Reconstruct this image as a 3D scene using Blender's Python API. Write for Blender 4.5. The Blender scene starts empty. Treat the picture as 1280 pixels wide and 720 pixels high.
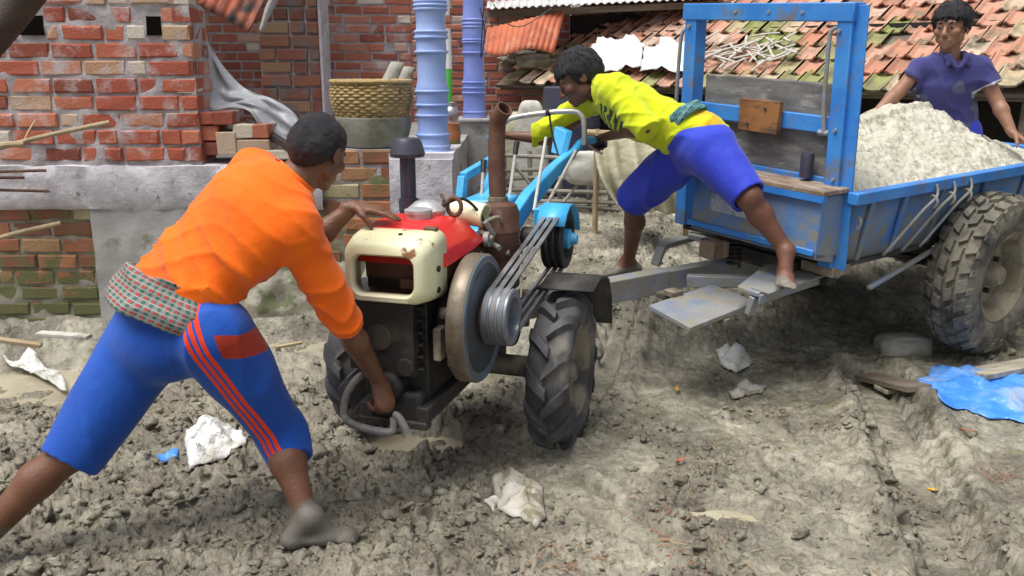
import bpy, math, random
import numpy as np
from mathutils import Vector, Matrix, Euler
random.seed(7); RNG = np.random.default_rng(7)
SC = bpy.context.scene
COL = SC.collection
R = math.radians
# ---------------------------------------------------------------- camera model (photo pixels -> points in the place)
PITCH = R(14); FOC = 1108.0; EYE = 1.55
CP, SP = math.cos(PITCH), math.sin(PITCH)
def at(px, py, Y):
    u = (px-640)/FOC; v = (360-py)/FOC
    t = Y/(CP+v*SP)
    return Vector((u*t, Y, EYE+t*(v*CP-SP)))
def gr(px, py, z=0.0):
    u = (px-640)/FOC; v = (360-py)/FOC
    t = (z-EYE)/(v*CP-SP)
    return Vector((u*t, t*(CP+v*SP), z))
# ---------------------------------------------------------------- noise
def _hash(ix, iy, iz, seed):
    h = (ix.astype(np.int64)*374761393 + iy.astype(np.int64)*668265263 + iz.astype(np.int64)*2147483647 + seed*974634533) & 0xffffffff
    h = ((h ^ (h >> 13))*1274126177) & 0xffffffff
    h = ((h ^ (h >> 16))*2246822519) & 0xffffffff
    return ((h ^ (h >> 15)) & 0xffffff)/float(0xffffff)
def noise2(x, y, seed=0):
    x = np.asarray(x, float); y = np.asarray(y, float)
    ix = np.floor(x); iy = np.floor(y); fx = x-ix; fy = y-iy
    u = fx*fx*fx*(fx*(fx*6-15)+10); v = fy*fy*fy*(fy*(fy*6-15)+10)
    z = np.zeros_like(ix)
    def g(dx, dy):
        a = _hash(ix+dx, iy+dy, z, seed)*2*np.pi
        return np.cos(a)*(fx-dx)+np.sin(a)*(fy-dy)
    a = g(0, 0)*(1-u)+g(1, 0)*u; b = g(0, 1)*(1-u)+g(1, 1)*u
    return (a*(1-v)+b*v)*1.5
def noise3(x, y, z, seed=0):
    ix = np.floor(x); iy = np.floor(y); iz = np.floor(z)
    fx = x-ix; fy = y-iy; fz = z-iz
    u = fx*fx*(3-2*fx); v = fy*fy*(3-2*fy); w = fz*fz*(3-2*fz)
    r = 0
    for dx in (0, 1):
        for dy in (0, 1):
            for dz in (0, 1):
                r = r + _hash(ix+dx, iy+dy, iz+dz, seed)*(u if dx else 1-u)*(v if dy else 1-v)*(w if dz else 1-w)
    return r*2-1
def worley(x, y, seed=0):
    ix = np.floor(x); iy = np.floor(y); d1 = np.full(np.shape(x), 9.0); cid = np.zeros(np.shape(x)); z = np.zeros_like(ix)
    for dx in (-1, 0, 1):
        for dy in (-1, 0, 1):
            cx = ix+dx; cy = iy+dy
            px = cx+_hash(cx, cy, z, seed); py = cy+_hash(cx, cy, z, seed+17)
            d = np.hypot(px-x, py-y); m = d < d1
            cid = np.where(m, _hash(cx, cy, z, seed+31), cid); d1 = np.minimum(d, d1)
    return d1, cid
def worley2(x, y, seed=0):
    ix = np.floor(x); iy = np.floor(y); d1 = np.full(np.shape(x), 9.0); d2 = d1.copy(); cid = np.zeros(np.shape(x)); z = np.zeros_like(ix)
    for dx in (-1, 0, 1):
        for dy in (-1, 0, 1):
            cx = ix+dx; cy = iy+dy
            px = cx+_hash(cx, cy, z, seed); py = cy+_hash(cx, cy, z, seed+17)
            d = np.hypot(px-x, py-y); m = d < d1
            cid = np.where(m, _hash(cx, cy, z, seed+31), cid); d2 = np.where(m, d1, np.minimum(d2, d)); d1 = np.minimum(d, d1)
    return d1, d2, cid
def sstep(a, b, x):
    t = np.clip((x-a)/(b-a), 0, 1); return t*t*(3-2*t)
# ---------------------------------------------------------------- tagging
def tag(o, label=None, cat=None, group=None, kind=None):
    if label: o['label'] = label
    if cat: o['category'] = cat
    if group: o['group'] = group
    if kind: o['kind'] = kind
    return o
def empty(name, loc=(0, 0, 0), rot=(0, 0, 0)):
    o = bpy.data.objects.new(name, None); COL.objects.link(o)
    o.location = loc; o.rotation_euler = rot; o.empty_display_size = .1
    return o
def copy_tree(o, parent=None):
    c = o.copy(); COL.objects.link(c); c.parent = parent
    for ch in list(o.children): copy_tree(ch, c)
    return c
# ---------------------------------------------------------------- materials
MATS = {}
def mat(name, col, rough=.6, metal=0.0, col2=None, scale=6.0, th=(.4, .6), dirt=None, dscale=4.0, dth=(.5, .62), dz=None,
        bump=.15, bscale=60.0, bump2=0.0, b2scale=6.0, tint=None, rvar=.15, coat=0.0, spec=.5, sheen=0, stretch=(1, 1, 1), emis=None, trans=0, attr=None):
    m = bpy.data.materials.new(name); m.use_nodes = True
    nt = m.node_tree; N = nt.nodes; L = nt.links
    b = N['Principled BSDF']
    tc = N.new('ShaderNodeTexCoord'); mp = N.new('ShaderNodeMapping'); mp.inputs['Scale'].default_value = stretch
    L.new(tc.outputs['Object'], mp.inputs['Vector']); vec = mp.outputs[0]
    def noise(s, det=6, rg=.6):
        n = N.new('ShaderNodeTexNoise'); n.inputs['Scale'].default_value = s; n.inputs['Detail'].default_value = det; n.inputs['Roughness'].default_value = rg
        L.new(vec, n.inputs['Vector']); return n.outputs['Fac']
    def rng(x, a, c, o0=0., o1=1.):
        r = N.new('ShaderNodeMapRange'); r.inputs[1].default_value = a; r.inputs[2].default_value = c; r.inputs[3].default_value = o0; r.inputs[4].default_value = o1
        L.new(x, r.inputs[0]); return r.outputs[0]
    def mix(f, a, c):
        x = N.new('ShaderNodeMix'); x.data_type = 'RGBA'
        L.new(f, x.inputs[0])
        for s, v in ((6, a), (7, c)):
            if isinstance(v, tuple): x.inputs[s].default_value = (*v, 1)
            else: L.new(v, x.inputs[s])
        return x.outputs[2]
    def math_(op, a, c):
        x = N.new('ShaderNodeMath'); x.operation = op
        for i, v in enumerate((a, c)):
            if isinstance(v, (int, float)): x.inputs[i].default_value = v
            else: L.new(v, x.inputs[i])
        return x.outputs[0]
    cur = col
    if tint:                       # per face random value picks a colour from a ramp
        at_ = N.new('ShaderNodeAttribute'); at_.attribute_name = 'tint'
        cr = N.new('ShaderNodeValToRGB'); L.new(at_.outputs['Fac'], cr.inputs[0])
        el = cr.color_ramp.elements
        while len(el) < len(tint): el.new(.5)
        for e, (p_, c_) in zip(el, tint): e.position = p_; e.color = (*c_, 1)
        cur = cr.outputs[0]
    if col2: cur = mix(rng(noise(scale), th[0], th[1]), cur, col2)
    if attr:                       # extra colours where a stored value passes 0.5
        for an, c_ in attr:
            a_ = N.new('ShaderNodeAttribute'); a_.attribute_name = an
            cur = mix(rng(a_.outputs['Fac'], .46, .54), cur, c_)
    rough_s = None
    if dirt:
        f = rng(noise(dscale, 8, .65), dth[0], dth[1])
        if dz:
            sx = N.new('ShaderNodeSeparateXYZ'); L.new(tc.outputs['Object'], sx.inputs[0])
            g = rng(sx.outputs[2], dz[0], dz[1], 1., 0.)
            f = math_('MULTIPLY', f, 1.0)
            ad = N.new('ShaderNodeMath'); ad.operation = 'MULTIPLY_ADD'; L.new(g, ad.inputs[0]); ad.inputs[1].default_value = 1.0
            n2 = noise(dscale*2.2, 8, .7); t2 = N.new('ShaderNodeMath'); t2.operation = 'ADD'
            L.new(rng(n2, .35, .65, -.5, .5), t2.inputs[0]); L.new(g, t2.inputs[1])
            f = math_('MAXIMUM', math_('MULTIPLY', f, .6), rng(t2.outputs[0], .35, .65))
        cur = mix(f, cur, dirt)
        rough_s = rng(f, 0, 1, rough, min(1, rough+.3))
    if isinstance(cur, tuple): b.inputs['Base Color'].default_value = (*cur, 1)
    else: L.new(cur, b.inputs['Base Color'])
    if rough_s is None and rvar: rough_s = rng(noise(scale*1.7+1), .3, .7, max(.03, rough-rvar), min(1, rough+rvar))
    if rough_s is not None: L.new(rough_s, b.inputs['Roughness'])
    else: b.inputs['Roughness'].default_value = rough
    b.inputs['Metallic'].default_value = metal
    b.inputs['Specular IOR Level'].default_value = spec
    if coat: b.inputs['Coat Weight'].default_value = coat; b.inputs['Coat Roughness'].default_value = .15
    if sheen: b.inputs['Sheen Weight'].default_value = sheen
    if trans: b.inputs['Transmission Weight'].default_value = trans
    if bump:
        h = noise(bscale, 8, .65)
        bp = N.new('ShaderNodeBump'); bp.inputs['Strength'].default_value = bump; bp.inputs['Distance'].default_value = .01
        L.new(h, bp.inputs['Height']); last = bp
        if bump2:
            bq = N.new('ShaderNodeBump'); bq.inputs['Strength'].default_value = bump2; bq.inputs['Distance'].default_value = .03
            L.new(noise(b2scale, 5, .55), bq.inputs['Height']); L.new(bp.outputs[0], bq.inputs['Normal']); last = bq
        L.new(last.outputs[0], b.inputs['Normal'])
    MATS[name] = m
    return m
# ---------------------------------------------------------------- mesh builder
class MB:
    def __init__(s): s.v = []; s.f = []; s.t = []; s.tint = 0.5
    def add(s, vs, fs, M=None, tint=None):
        o = len(s.v)
        if M is not None: vs = [M @ Vector(p) for p in vs]
        s.v.extend([tuple(p) for p in vs])
        for f in fs: s.f.append(tuple(i+o for i in f)); s.t.append(s.tint if tint is None else tint)
    def box(s, c, d, M=None, taper=None, jit=0, tint=None):
        vs = []
        for z in (-.5, .5):
            k = 1 if (taper is None or z < 0) else taper
            for y in (-.5, .5):
                for x in (-.5, .5):
                    vs.append(Vector((c[0]+x*d[0]*k+random.uniform(-jit, jit), c[1]+y*d[1]*k+random.uniform(-jit, jit), c[2]+z*d[2]+random.uniform(-jit, jit))))
        s.add(vs, [(0, 2, 3, 1), (4, 5, 7, 6), (0, 1, 5, 4), (2, 6, 7, 3), (0, 4, 6, 2), (1, 3, 7, 5)], M, tint)
    def bar(s, a, b, w, h, up=(0, 0, 1)):
        a = Vector(a); b = Vector(b); d = (b-a); L = d.length; d.normalize()
        x = d.cross(Vector(up)).normalized(); z = x.cross(d)
        M = Matrix(((x.x, d.x, z.x, 0), (x.y, d.y, z.y, 0), (x.z, d.z, z.z, 0), (0, 0, 0, 1)))
        M = Matrix.Translation((a+b)/2) @ M
        s.box((0, 0, 0), (w, L, h), M)
    def tube(s, pts, r, n=10, cap=True, closed=False, flat=1.0):
        pts = [Vector(p) for p in pts]; m = len(pts)
        rs = r if isinstance(r, (list, tuple)) else [r]*m
        up = Vector((0, 0, 1)); vs = []; prevx = None
        for i, p in enumerate(pts):
            if closed: d = pts[(i+1) % m]-pts[i-1]
            else: d = pts[min(i+1, m-1)]-pts[max(i-1, 0)]
            d.normalize()
            if prevx is None:
                x = d.cross(up)
                if x.length < .05: x = d.cross(Vector((1, 0, 0)))
            else: x = prevx-d*prevx.dot(d)
            x.normalize(); prevx = x; y = d.cross(x)
            for k in range(n):
                a = 2*math.pi*k/n
                vs.append(p+(x*math.cos(a)+y*math.sin(a)*flat)*rs[i])
        fs = []
        for i in range(m if closed else m-1):
            for k in range(n):
                a = i*n+k; b = i*n+(k+1) % n; c = ((i+1) % m)*n+(k+1) % n; d_ = ((i+1) % m)*n+k
                fs.append((a, b, c, d_))
        if cap and not closed:
            fs.append(tuple(range(n-1, -1, -1))); fs.append(tuple((m-1)*n+k for k in range(n)))
        s.add(vs, fs)
    def lathe(s, prof, n=32, M=None, close=False):   # prof (r, z) round local Z
        vs = []; m = len(prof)
        for r, z in prof:
            for k in range(n):
                a = 2*math.pi*k/n; vs.append((r*math.cos(a), r*math.sin(a), z))
        fs = []
        for i in range(m if close else m-1):
            for k in range(n):
                j = (i+1) % m
                fs.append((i*n+k, i*n+(k+1) % n, j*n+(k+1) % n, j*n+k))
        if not close:
            if prof[0][0] > 1e-6: fs.append(tuple(range(n-1, -1, -1)))
            if prof[-1][0] > 1e-6: fs.append(tuple((m-1)*n+k for k in range(n)))
        s.add(vs, fs, M)
    def loft(s, rings, cap=True):
        n = len(rings[0]); vs = [p for r in rings for p in r]; fs = []
        for i in range(len(rings)-1):
            for k in range(n):
                fs.append((i*n+k, i*n+(k+1) % n, (i+1)*n+(k+1) % n, (i+1)*n+k))
        if cap: fs.append(tuple(range(n-1, -1, -1))); fs.append(tuple((len(rings)-1)*n+k for k in range(n)))
        s.add(vs, fs)
    def prism(s, poly, off):          # polygon (3D points) extruded by vector off
        off = Vector(off); a = [Vector(p) for p in poly]; n = len(a)
        s.add(a+[p+off for p in a], [tuple(range(n-1, -1, -1)), tuple(range(n, 2*n))]+[(k, (k+1) % n, n+(k+1) % n, n+k) for k in range(n)])
    def grid(s, P, thick=None):       # P[i][j] points -> sheet (optionally thick along the mean normal)
        m = len(P); n = len(P[0]); vs = [Vector(p) for r in P for p in r]
        fs = [(i*n+j, i*n+j+1, (i+1)*n+j+1, (i+1)*n+j) for i in range(m-1) for j in range(n-1)]
        s.add(vs, fs)
    def build(s, name, m, parent=None, loc=None, smooth=35, bevel=0, seg=2, solid=0, sub=0, recalc=True, rot=None):
        me = bpy.data.meshes.new(name); me.from_pydata(s.v, [], s.f)
        if recalc:
            import bmesh
            bm = bmesh.new(); bm.from_mesh(me); bmesh.ops.recalc_face_normals(bm, faces=bm.faces); bm.to_mesh(me); bm.free()
        if len(set(s.t)) > 1:
            a = me.attributes.new('tint', 'FLOAT', 'FACE'); a.data.foreach_set('value', s.t)
        if smooth:
            me.polygons.foreach_set('use_smooth', [True]*len(me.polygons))
            if smooth < 180: me.set_sharp_from_angle(angle=R(smooth))
        me.materials.append(MATS[m] if isinstance(m, str) else m)
        o = bpy.data.objects.new(name, me); COL.objects.link(o)
        if parent is not None: o.parent = parent
        if loc is not None: o.location = loc
        if rot is not None: o.rotation_euler = rot
        if solid:
            k = o.modifiers.new('thick', 'SOLIDIFY'); k.thickness = solid; k.offset = 0
        if sub:
            k = o.modifiers.new('sub', 'SUBSURF'); k.levels = sub; k.render_levels = sub
        if bevel:
            k = o.modifiers.new('bevel', 'BEVEL'); k.width = bevel; k.segments = seg; k.limit_method = 'ANGLE'; k.angle_limit = R(40); k.harden_normals = False
        return o
def np_mesh(name, V, F, m, parent=None, loc=None, smooth=True, attrs=None):
    me = bpy.data.meshes.new(name)
    V = np.asarray(V, np.float32); F = np.asarray(F, np.int32); k = F.shape[1]
    me.vertices.add(len(V)); me.vertices.foreach_set('co', V.ravel())
    me.loops.add(F.size); me.loops.foreach_set('vertex_index', F.ravel())
    me.polygons.add(len(F)); me.polygons.foreach_set('loop_start', np.arange(0, F.size, k, dtype=np.int32))
    me.polygons.foreach_set('loop_total', np.full(len(F), k, np.int32))
    me.polygons.foreach_set('use_smooth', np.full(len(F), smooth))
    me.update(calc_edges=True); me.validate()
    for an, val in (attrs or {}).items():
        a = me.attributes.new(an, 'FLOAT', 'POINT'); a.data.foreach_set('value', np.asarray(val, np.float32))
    me.materials.append(MATS[m] if isinstance(m, str) else m)
    o = bpy.data.objects.new(name, me); COL.objects.link(o)
    if parent is not None: o.parent = parent
    if loc is not None: o.location = loc
    return o
def frame_to(axis):                    # matrix taking local Z to axis
    z = Vector(axis).normalized(); x = Vector((0, 0, 1)).cross(z)
    if x.length < .01: x = Vector((1, 0, 0))
    x.normalize(); y = z.cross(x)
    return Matrix(((x.x, y.x, z.x, 0), (x.y, y.y, z.y, 0), (x.z, y.z, z.z, 0), (0, 0, 0, 1)))
def T(x, y, z): return Matrix.Translation((x, y, z))
def smooth_path(pts, n=6):
    P = [Vector(p) for p in pts]; out = []
    for i in range(len(P)-1):
        p0 = P[max(i-1, 0)]; p1 = P[i]; p2 = P[i+1]; p3 = P[min(i+2, len(P)-1)]
        for k in range(n):
            t = k/n
            out.append(.5*((2*p1)+(p2-p0)*t+(2*p0-5*p1+4*p2-p3)*t*t+(3*p1-p0-3*p2+p3)*t**3))
    out.append(P[-1]); return out
# ================================================================ light, camera, sky
cam = bpy.data.cameras.new('camera'); co = bpy.data.objects.new('camera', cam); COL.objects.link(co)
cam.sensor_width = 36; cam.lens = FOC/1280*36; cam.clip_start = .05; cam.clip_end = 2000
co.location = (0, 0, EYE); co.rotation_euler = (R(90)-PITCH, 0, 0); SC.camera = co
SUN_EL, SUN_AZ = R(70), R(235)         # high thin overcast, from behind the camera's left
sl = bpy.data.lights.new('sun', 'SUN'); sl.energy = 2.4; sl.angle = R(40); sl.color = (1, .96, .9)
so = bpy.data.objects.new('sun', sl); COL.objects.link(so)
d = Vector((math.sin(SUN_AZ)*math.cos(SUN_EL), math.cos(SUN_AZ)*math.cos(SUN_EL), math.sin(SUN_EL)))
so.rotation_euler = (-d).to_track_quat('-Z', 'Y').to_euler(); so.location = (0, 0, 20)
w = bpy.data.worlds.new('World'); SC.world = w; w.use_nodes = True
nt = w.node_tree; bg = nt.nodes['Background']
sk = nt.nodes.new('ShaderNodeTexSky'); sk.sky_type = 'NISHITA'; sk.sun_disc = False
sk.sun_elevation = SUN_EL; sk.sun_rotation = SUN_AZ; sk.dust_density = 4; sk.air_density = 1.0
hs = nt.nodes.new('ShaderNodeHueSaturation'); hs.inputs['Saturation'].default_value = .3
nt.links.new(sk.outputs[0], hs.inputs['Color']); nt.links.new(hs.outputs[0], bg.inputs[0]); bg.inputs[1].default_value = .082
SC.view_settings.view_transform = 'Standard'; SC.view_settings.look = 'None'
SC.view_settings.exposure = .77; SC.view_settings.gamma = 1; SC.view_settings.use_curve_mapping = False
SC.render.engine = 'CYCLES'
# ================================================================ mud yard
PUD = [(*gr(45, 448, .12).xy, .62, .34, .105), (*gr(520, 548).xy, .20, .12, -.02), (*gr(905, 640).xy, .16, .07, -.005),
       (*gr(420, 425, .12).xy, .45, .12, .10)]
TRACKS = [([gr(1085, 470).xy, gr(1120, 520).xy, gr(1150, 600).xy, gr(1205, 715).xy, gr(1290, 900).xy], .15, .085),
          ([Vector((.21, 3.55)), Vector((.50, 4.4)), Vector((.83, 5.4)), Vector((1.3, 6.8))], .115, .05),
          ([Vector((-.55, 3.74)), Vector((-.26, 4.7)), Vector((.1, 5.8))], .1, .05),
          ([gr(560, 640).xy, gr(700, 600).xy, gr(860, 700).xy], .09, .02)]
def track_field(x, y, pts):
    best = np.full(x.shape, 9.0); tt = np.zeros(x.shape); sg = np.ones(x.shape); acc = 0
    for a, b in zip(pts[:-1], pts[1:]):
        dx, dy = b[0]-a[0], b[1]-a[1]; L = math.hypot(dx, dy)
        t = np.clip(((x-a[0])*dx+(y-a[1])*dy)/L**2, 0, 1)
        ex = x-a[0]-t*dx; ey = y-a[1]-t*dy; dd = np.hypot(ex, ey); m = dd < best
        best = np.where(m, dd, best); tt = np.where(m, acc+t*L, tt); sg = np.where(m, np.sign(dx*ey-dy*ex), sg); acc += L
    return best*sg, tt
def lump_density(x, y):
    # rough crumbled mud in front of the tractor on the left, smeared mud in the middle and right
    a = sstep(.55, -.25, x+.25*noise2(x*1.3, y*1.3, 5))*sstep(4.5, 4.1, y+.2*noise2(x*2, y*2, 9))
    b = .55*sstep(.1, .45, noise2(x*1.6+3, y*1.6, 12)+.05)*sstep(4.8, 4.2, y)
    c = .55*np.exp(-((x-1.0)**2/.25+(y-3.0)**2/.25))
    e = .6*sstep(4.6, 5.2, y)*sstep(2, 1, x)
    return np.clip(np.maximum(np.maximum(np.maximum(a, b), c), e), 0, 1)
def base_h(x, y):
    s = y-.45*np.maximum(0, x)
    return .42*(1-np.exp(-np.maximum(0, s-4.2)/.85))+.13*np.exp(-((x-.70)**2+(y-5.15)**2)/.42**2)
def mud_h(x, y):
    x = np.asarray(x, float); y = np.asarray(y, float)
    near = sstep(14, 8, y)
    h = base_h(x, y)
    h = h+.022*noise2(x*1.1, y*1.1, 1)+.016*noise2(x*3, y*3, 2)*near
    den = lump_density(x, y)
    wx = x+.05*noise2(x*7, y*7, 21); wy = y+.05*noise2(x*7, y*7, 22)
    wx2 = wx+.018*noise2(x*21, y*21, 23); wy2 = wy+.018*noise2(x*21, y*21, 24)
    a1, b1, c1 = worley2(wx2*9.5, wy2*11, 3); a2, b2, c2 = worley2(wx2*21, wy2*24, 4); a3, b3, c3 = worley2(wx2*46, wy2*50, 14)
    lump = .046*sstep(.02, .30, b1-a1)*(c1-.15)*(1-.4*a1)+.022*sstep(.02, .35, b2-a2)*(c2-.2)+.009*sstep(.02, .4, b3-a3)*c3
    # smeared mud: shallow overlapping scallops, footprints and scuffs
    g1, k1 = worley(wx*5.2, wy*7.5, 6); g2, q2, k2 = worley2(wx2*9, wy2*17, 8)
    crumb = sstep(.05, .5, noise2(x*2.3, y*2.3, 70)+.35*noise2(x*7, y*7, 71))
    scal = .020*(sstep(0, .75, g1)-.5)*(.3+.7*k1)+.013*(sstep(.0, .25, q2-g2)*(k2-.3))+crumb*(.016*sstep(.02, .35, b2-a2)*(c2-.3)+.009*sstep(.02, .4, b3-a3)*c3)+.004*sstep(.02, .4, b3-a3)*c3
    rid = 1-np.abs(noise2(wx*9, wy*13, 30))
    scal = scal+.010*(rid**4)*sstep(-.2, .4, noise2(x*1.4, y*1.4, 33))
    sm = near*(1-.0*den)
    h = h+near*(den*lump+(1-den)*scal)+near*(.005*noise2(x*28, y*28, 41)+.0028*noise2(x*60, y*60, 42)+.003*noise2(x*110, y*110, 43)*den)
    for pts, wd, dp in TRACKS:
        d_, t_ = track_field(x, y, pts); ad = np.abs(d_)+.012*noise2(x*8, y*8, 50)
        inside = 1-sstep(wd*.86, wd*1.03, ad)
        berm = np.exp(-((ad-wd*1.3)/(wd*.32))**2)*(.6+.6*noise2(x*6, y*6, 51))
        lug = sstep(-.1, .35, np.sin(2*np.pi*(t_/.095+.5*(d_ > 0))-ad*18))*sstep(wd*.42, wd*.62, ad)
        flat_ = base_h(x, y)+.022*noise2(x*1.1, y*1.1, 1)+.004*noise2(x*12, y*12, 53)
        h = h*(1-.8*inside)+.8*inside*flat_+inside*(-dp+.030*(1-sstep(wd*.3, wd*.6, ad))+.075*lug*(dp > .03)-.006)*.95+berm*dp*.8
    for cx, cy, rx, ry, lv in PUD:
        q = np.hypot((x-cx)/rx, (y-cy)/ry)+.28*noise2(x*3.2, y*3.2, 60)+.1*noise2(x*11, y*11, 61)
        m = 1-sstep(.75, 1.35, q)
        h = h*(1-m)+m*(lv-.016+.6*(h-base_h(x, y)))
    for cx, cy, rr, dp in ((-.30, 2.98, .34, .05), (-.72, 3.6, .2, .03), (.22, 3.42, .12, -.035), (.40, 3.5, .12, -.02), (2.6, 4.75, .25, -.03)):
        h = h-dp*np.exp(-((x-cx)**2+(y-cy)**2)/rr**2)
    return h
PUD = [(a, b, c, d_, float(base_h(np.array([a]), np.array([b-d_*.9]))[0])-.03) for a, b, c, d_, e in PUD]
GX0, GY0, GS = -3.2, 1.5, .02
_gx, _gy = np.meshgrid(GX0+GS*np.arange(370), GY0+GS*np.arange(400), indexing='ij')
_GH = None
def mz(x, y):
    global _GH
    if _GH is None: _GH = mud_h(_gx.ravel(), _gy.ravel()).reshape(_gx.shape)
    i, j = (x-GX0)/GS, (y-GY0)/GS
    if not (0 <= i < 368 and 0 <= j < 398): return float(mud_h(np.array([x]), np.array([y]))[0])
    a, b = int(i), int(j); u, v = i-a, j-b
    return float((_GH[a, b]*(1-u)+_GH[a+1, b]*u)*(1-v)+(_GH[a, b+1]*(1-u)+_GH[a+1, b+1]*u)*v)
def crumb_mask(x, y):
    return sstep(.05, .5, noise2(x*2.3, y*2.3, 70)+.35*noise2(x*7, y*7, 71))*sstep(6, 5, y)
def fresh(x, y):
    tr = 0*x
    for pts, wd, dp in TRACKS[:3]:
        d_, t_ = track_field(x, y, pts); ad = np.abs(d_)
        tr = np.maximum(tr, (np.sin(2*np.pi*(t_/.095+.5*(d_ > 0))-ad*18) < .1)*sstep(wd*.42, wd*.6, ad)*(1-sstep(wd*1.0, wd*1.15, ad)))
    return np.maximum(.85*tr, fresh0(x, y))
def fresh0(x, y): return np.clip(np.maximum(.9*lump_density(x, y)*sstep(6.5, 5, y), .8*crumb_mask(x, y))+.25*noise2(x*9, y*9, 80), 0, 1)
def ground_mat():
    m = bpy.data.materials.new('wet_mud'); m.use_nodes = True; nt = m.node_tree; N = nt.nodes; L = nt.links; b = N['Principled BSDF']
    tc = N.new('ShaderNodeTexCoord')
    def nz(s, d=8, r=.6):
        n = N.new('ShaderNodeTexNoise'); n.inputs['Scale'].default_value = s; n.inputs['Detail'].default_value = d; n.inputs['Roughness'].default_value = r
        L.new(tc.outputs['Object'], n.inputs['Vector']); return n.outputs['Fac']
    def ramp(x, el):
        c = N.new('ShaderNodeValToRGB'); L.new(x, c.inputs[0]); e = c.color_ramp.elements
        while len(e) < len(el): e.new(.5)
        for k, (p_, q) in zip(e, el): k.position = p_; k.color = (*q, 1)
        return c.outputs[0]
    def mix(f, a, c, t='MIX'):
        x = N.new('ShaderNodeMix'); x.data_type = 'RGBA'; x.blend_type = t; L.new(f, x.inputs[0]) if not isinstance(f, float) else setattr(x.inputs[0], 'default_value', f)
        L.new(a, x.inputs[6])
        if isinstance(c, tuple): x.inputs[7].default_value = (*c, 1)
        else: L.new(c, x.inputs[7])
        return x.outputs[2]
    c0 = ramp(nz(2.2, 10, .68), [(.32, (.085, .077, .058)), (.43, (.19, .175, .137)), (.55, (.345, .326, .255)), (.68, (.52, .495, .405))])
    c1 = ramp(nz(26, 8, .7), [(.34, (.42, .38, .31)), (.5, (1, 1, 1)), (.66, (1.25, 1.23, 1.2))])
    c = mix(.8, c0, c1, 'MULTIPLY')
    r_ = N.new('ShaderNodeMapRange'); r_.inputs[1].default_value = .60; r_.inputs[2].default_value = .72; L.new(nz(3.7, 6, .6), r_.inputs[0])
    c = mix(r_.outputs[0], c, (.2, .19, .10))
    fa = N.new('ShaderNodeAttribute'); fa.attribute_name = 'fresh'      # freshly turned mud is browner than the drying film
    ff = N.new('ShaderNodeMath'); ff.operation = 'MULTIPLY'; L.new(fa.outputs['Fac'], ff.inputs[0]); ff.inputs[1].default_value = .78
    cf = mix(.75, ramp(nz(3.1, 10, .7), [(.34, (.080, .068, .048)), (.5, (.180, .159, .117)), (.66, (.33, .305, .24))]), c1, 'MULTIPLY')
    c = mix(ff.outputs[0], c, cf)
    L.new(c, b.inputs['Base Color'])
    rr = N.new('ShaderNodeMapRange'); rr.inputs[1].default_value = .35; rr.inputs[2].default_value = .62; rr.inputs[3].default_value = .07; rr.inputs[4].default_value = .42
    L.new(nz(5, 8, .65), rr.inputs[0]); L.new(rr.outputs[0], b.inputs['Roughness'])
    b.inputs['Specular IOR Level'].default_value = .75
    bp = N.new('ShaderNodeBump'); bp.inputs['Strength'].default_value = .8; bp.inputs['Distance'].default_value = .012
    L.new(nz(60, 10, .72), bp.inputs['Height'])
    b2 = N.new('ShaderNodeBump'); b2.inputs['Strength'].default_value = .55; b2.inputs['Distance'].default_value = .03
    L.new(nz(17, 6, .6), b2.inputs['Height']); L.new(bp.outputs[0], b2.inputs['Normal']); L.new(b2.outputs[0], b.inputs['Normal'])
    MATS['wet_mud'] = m
ground_mat()
def make_ground():
    si = np.linspace(-.68, .68, 900); so_ = np.geomspace(.69, 2.6, 70)
    s = np.concatenate([-so_[::-1], si, so_])
    Y = np.concatenate([np.geomspace(.85, 9.5, 760), np.geomspace(9.9, 400, 60)])
    S, YY = np.meshgrid(s, Y); X = S*YY
    Z = mud_h(X.ravel(), YY.ravel())
    V = np.stack([X.ravel(), YY.ravel(), Z], 1)
    n = len(s); i = np.arange(len(Y)-1)[:, None]*n+np.arange(n-1)[None]
    F = np.stack([i, i+1, i+n+1, i+n], -1).reshape(-1, 4)
    # behind the camera the same yard simply runs on
    o = np_mesh('ground', V, F, 'wet_mud', attrs={'fresh': fresh(X.ravel(), YY.ravel())}); tag(o, kind='structure')
    Xb, Yb = np.meshgrid(np.linspace(-40, 40, 80), np.linspace(-40, .86, 60))
    k = 80; j = np.arange(59)[:, None]*k+np.arange(79)[None]
    Fb = np.stack([j, j+1, j+k+1, j+k], -1).reshape(-1, 4)
    o2 = np_mesh('ground', np.stack([Xb.ravel(), Yb.ravel(), np.full(Xb.size, -.03)], 1), Fb, 'wet_mud'); tag(o2, kind='structure')
make_ground()
mat('puddle_water', (.40, .365, .265), rough=.22, rvar=.1, bump=.15, bscale=14, spec=.5, col2=(.31, .28, .20), scale=5)
for k, (cx, cy, rx, ry, lv) in enumerate(PUD):
    mb = MB(); n = 40
    pts = [(cx+1.02*rx*math.cos(2*math.pi*i/n), cy+1.02*ry*math.sin(2*math.pi*i/n), lv) for i in range(n)]
    mb.add(pts, [tuple(range(n))]); o = mb.build('puddle', 'puddle_water', smooth=0); tag(o, kind='structure')
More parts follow.
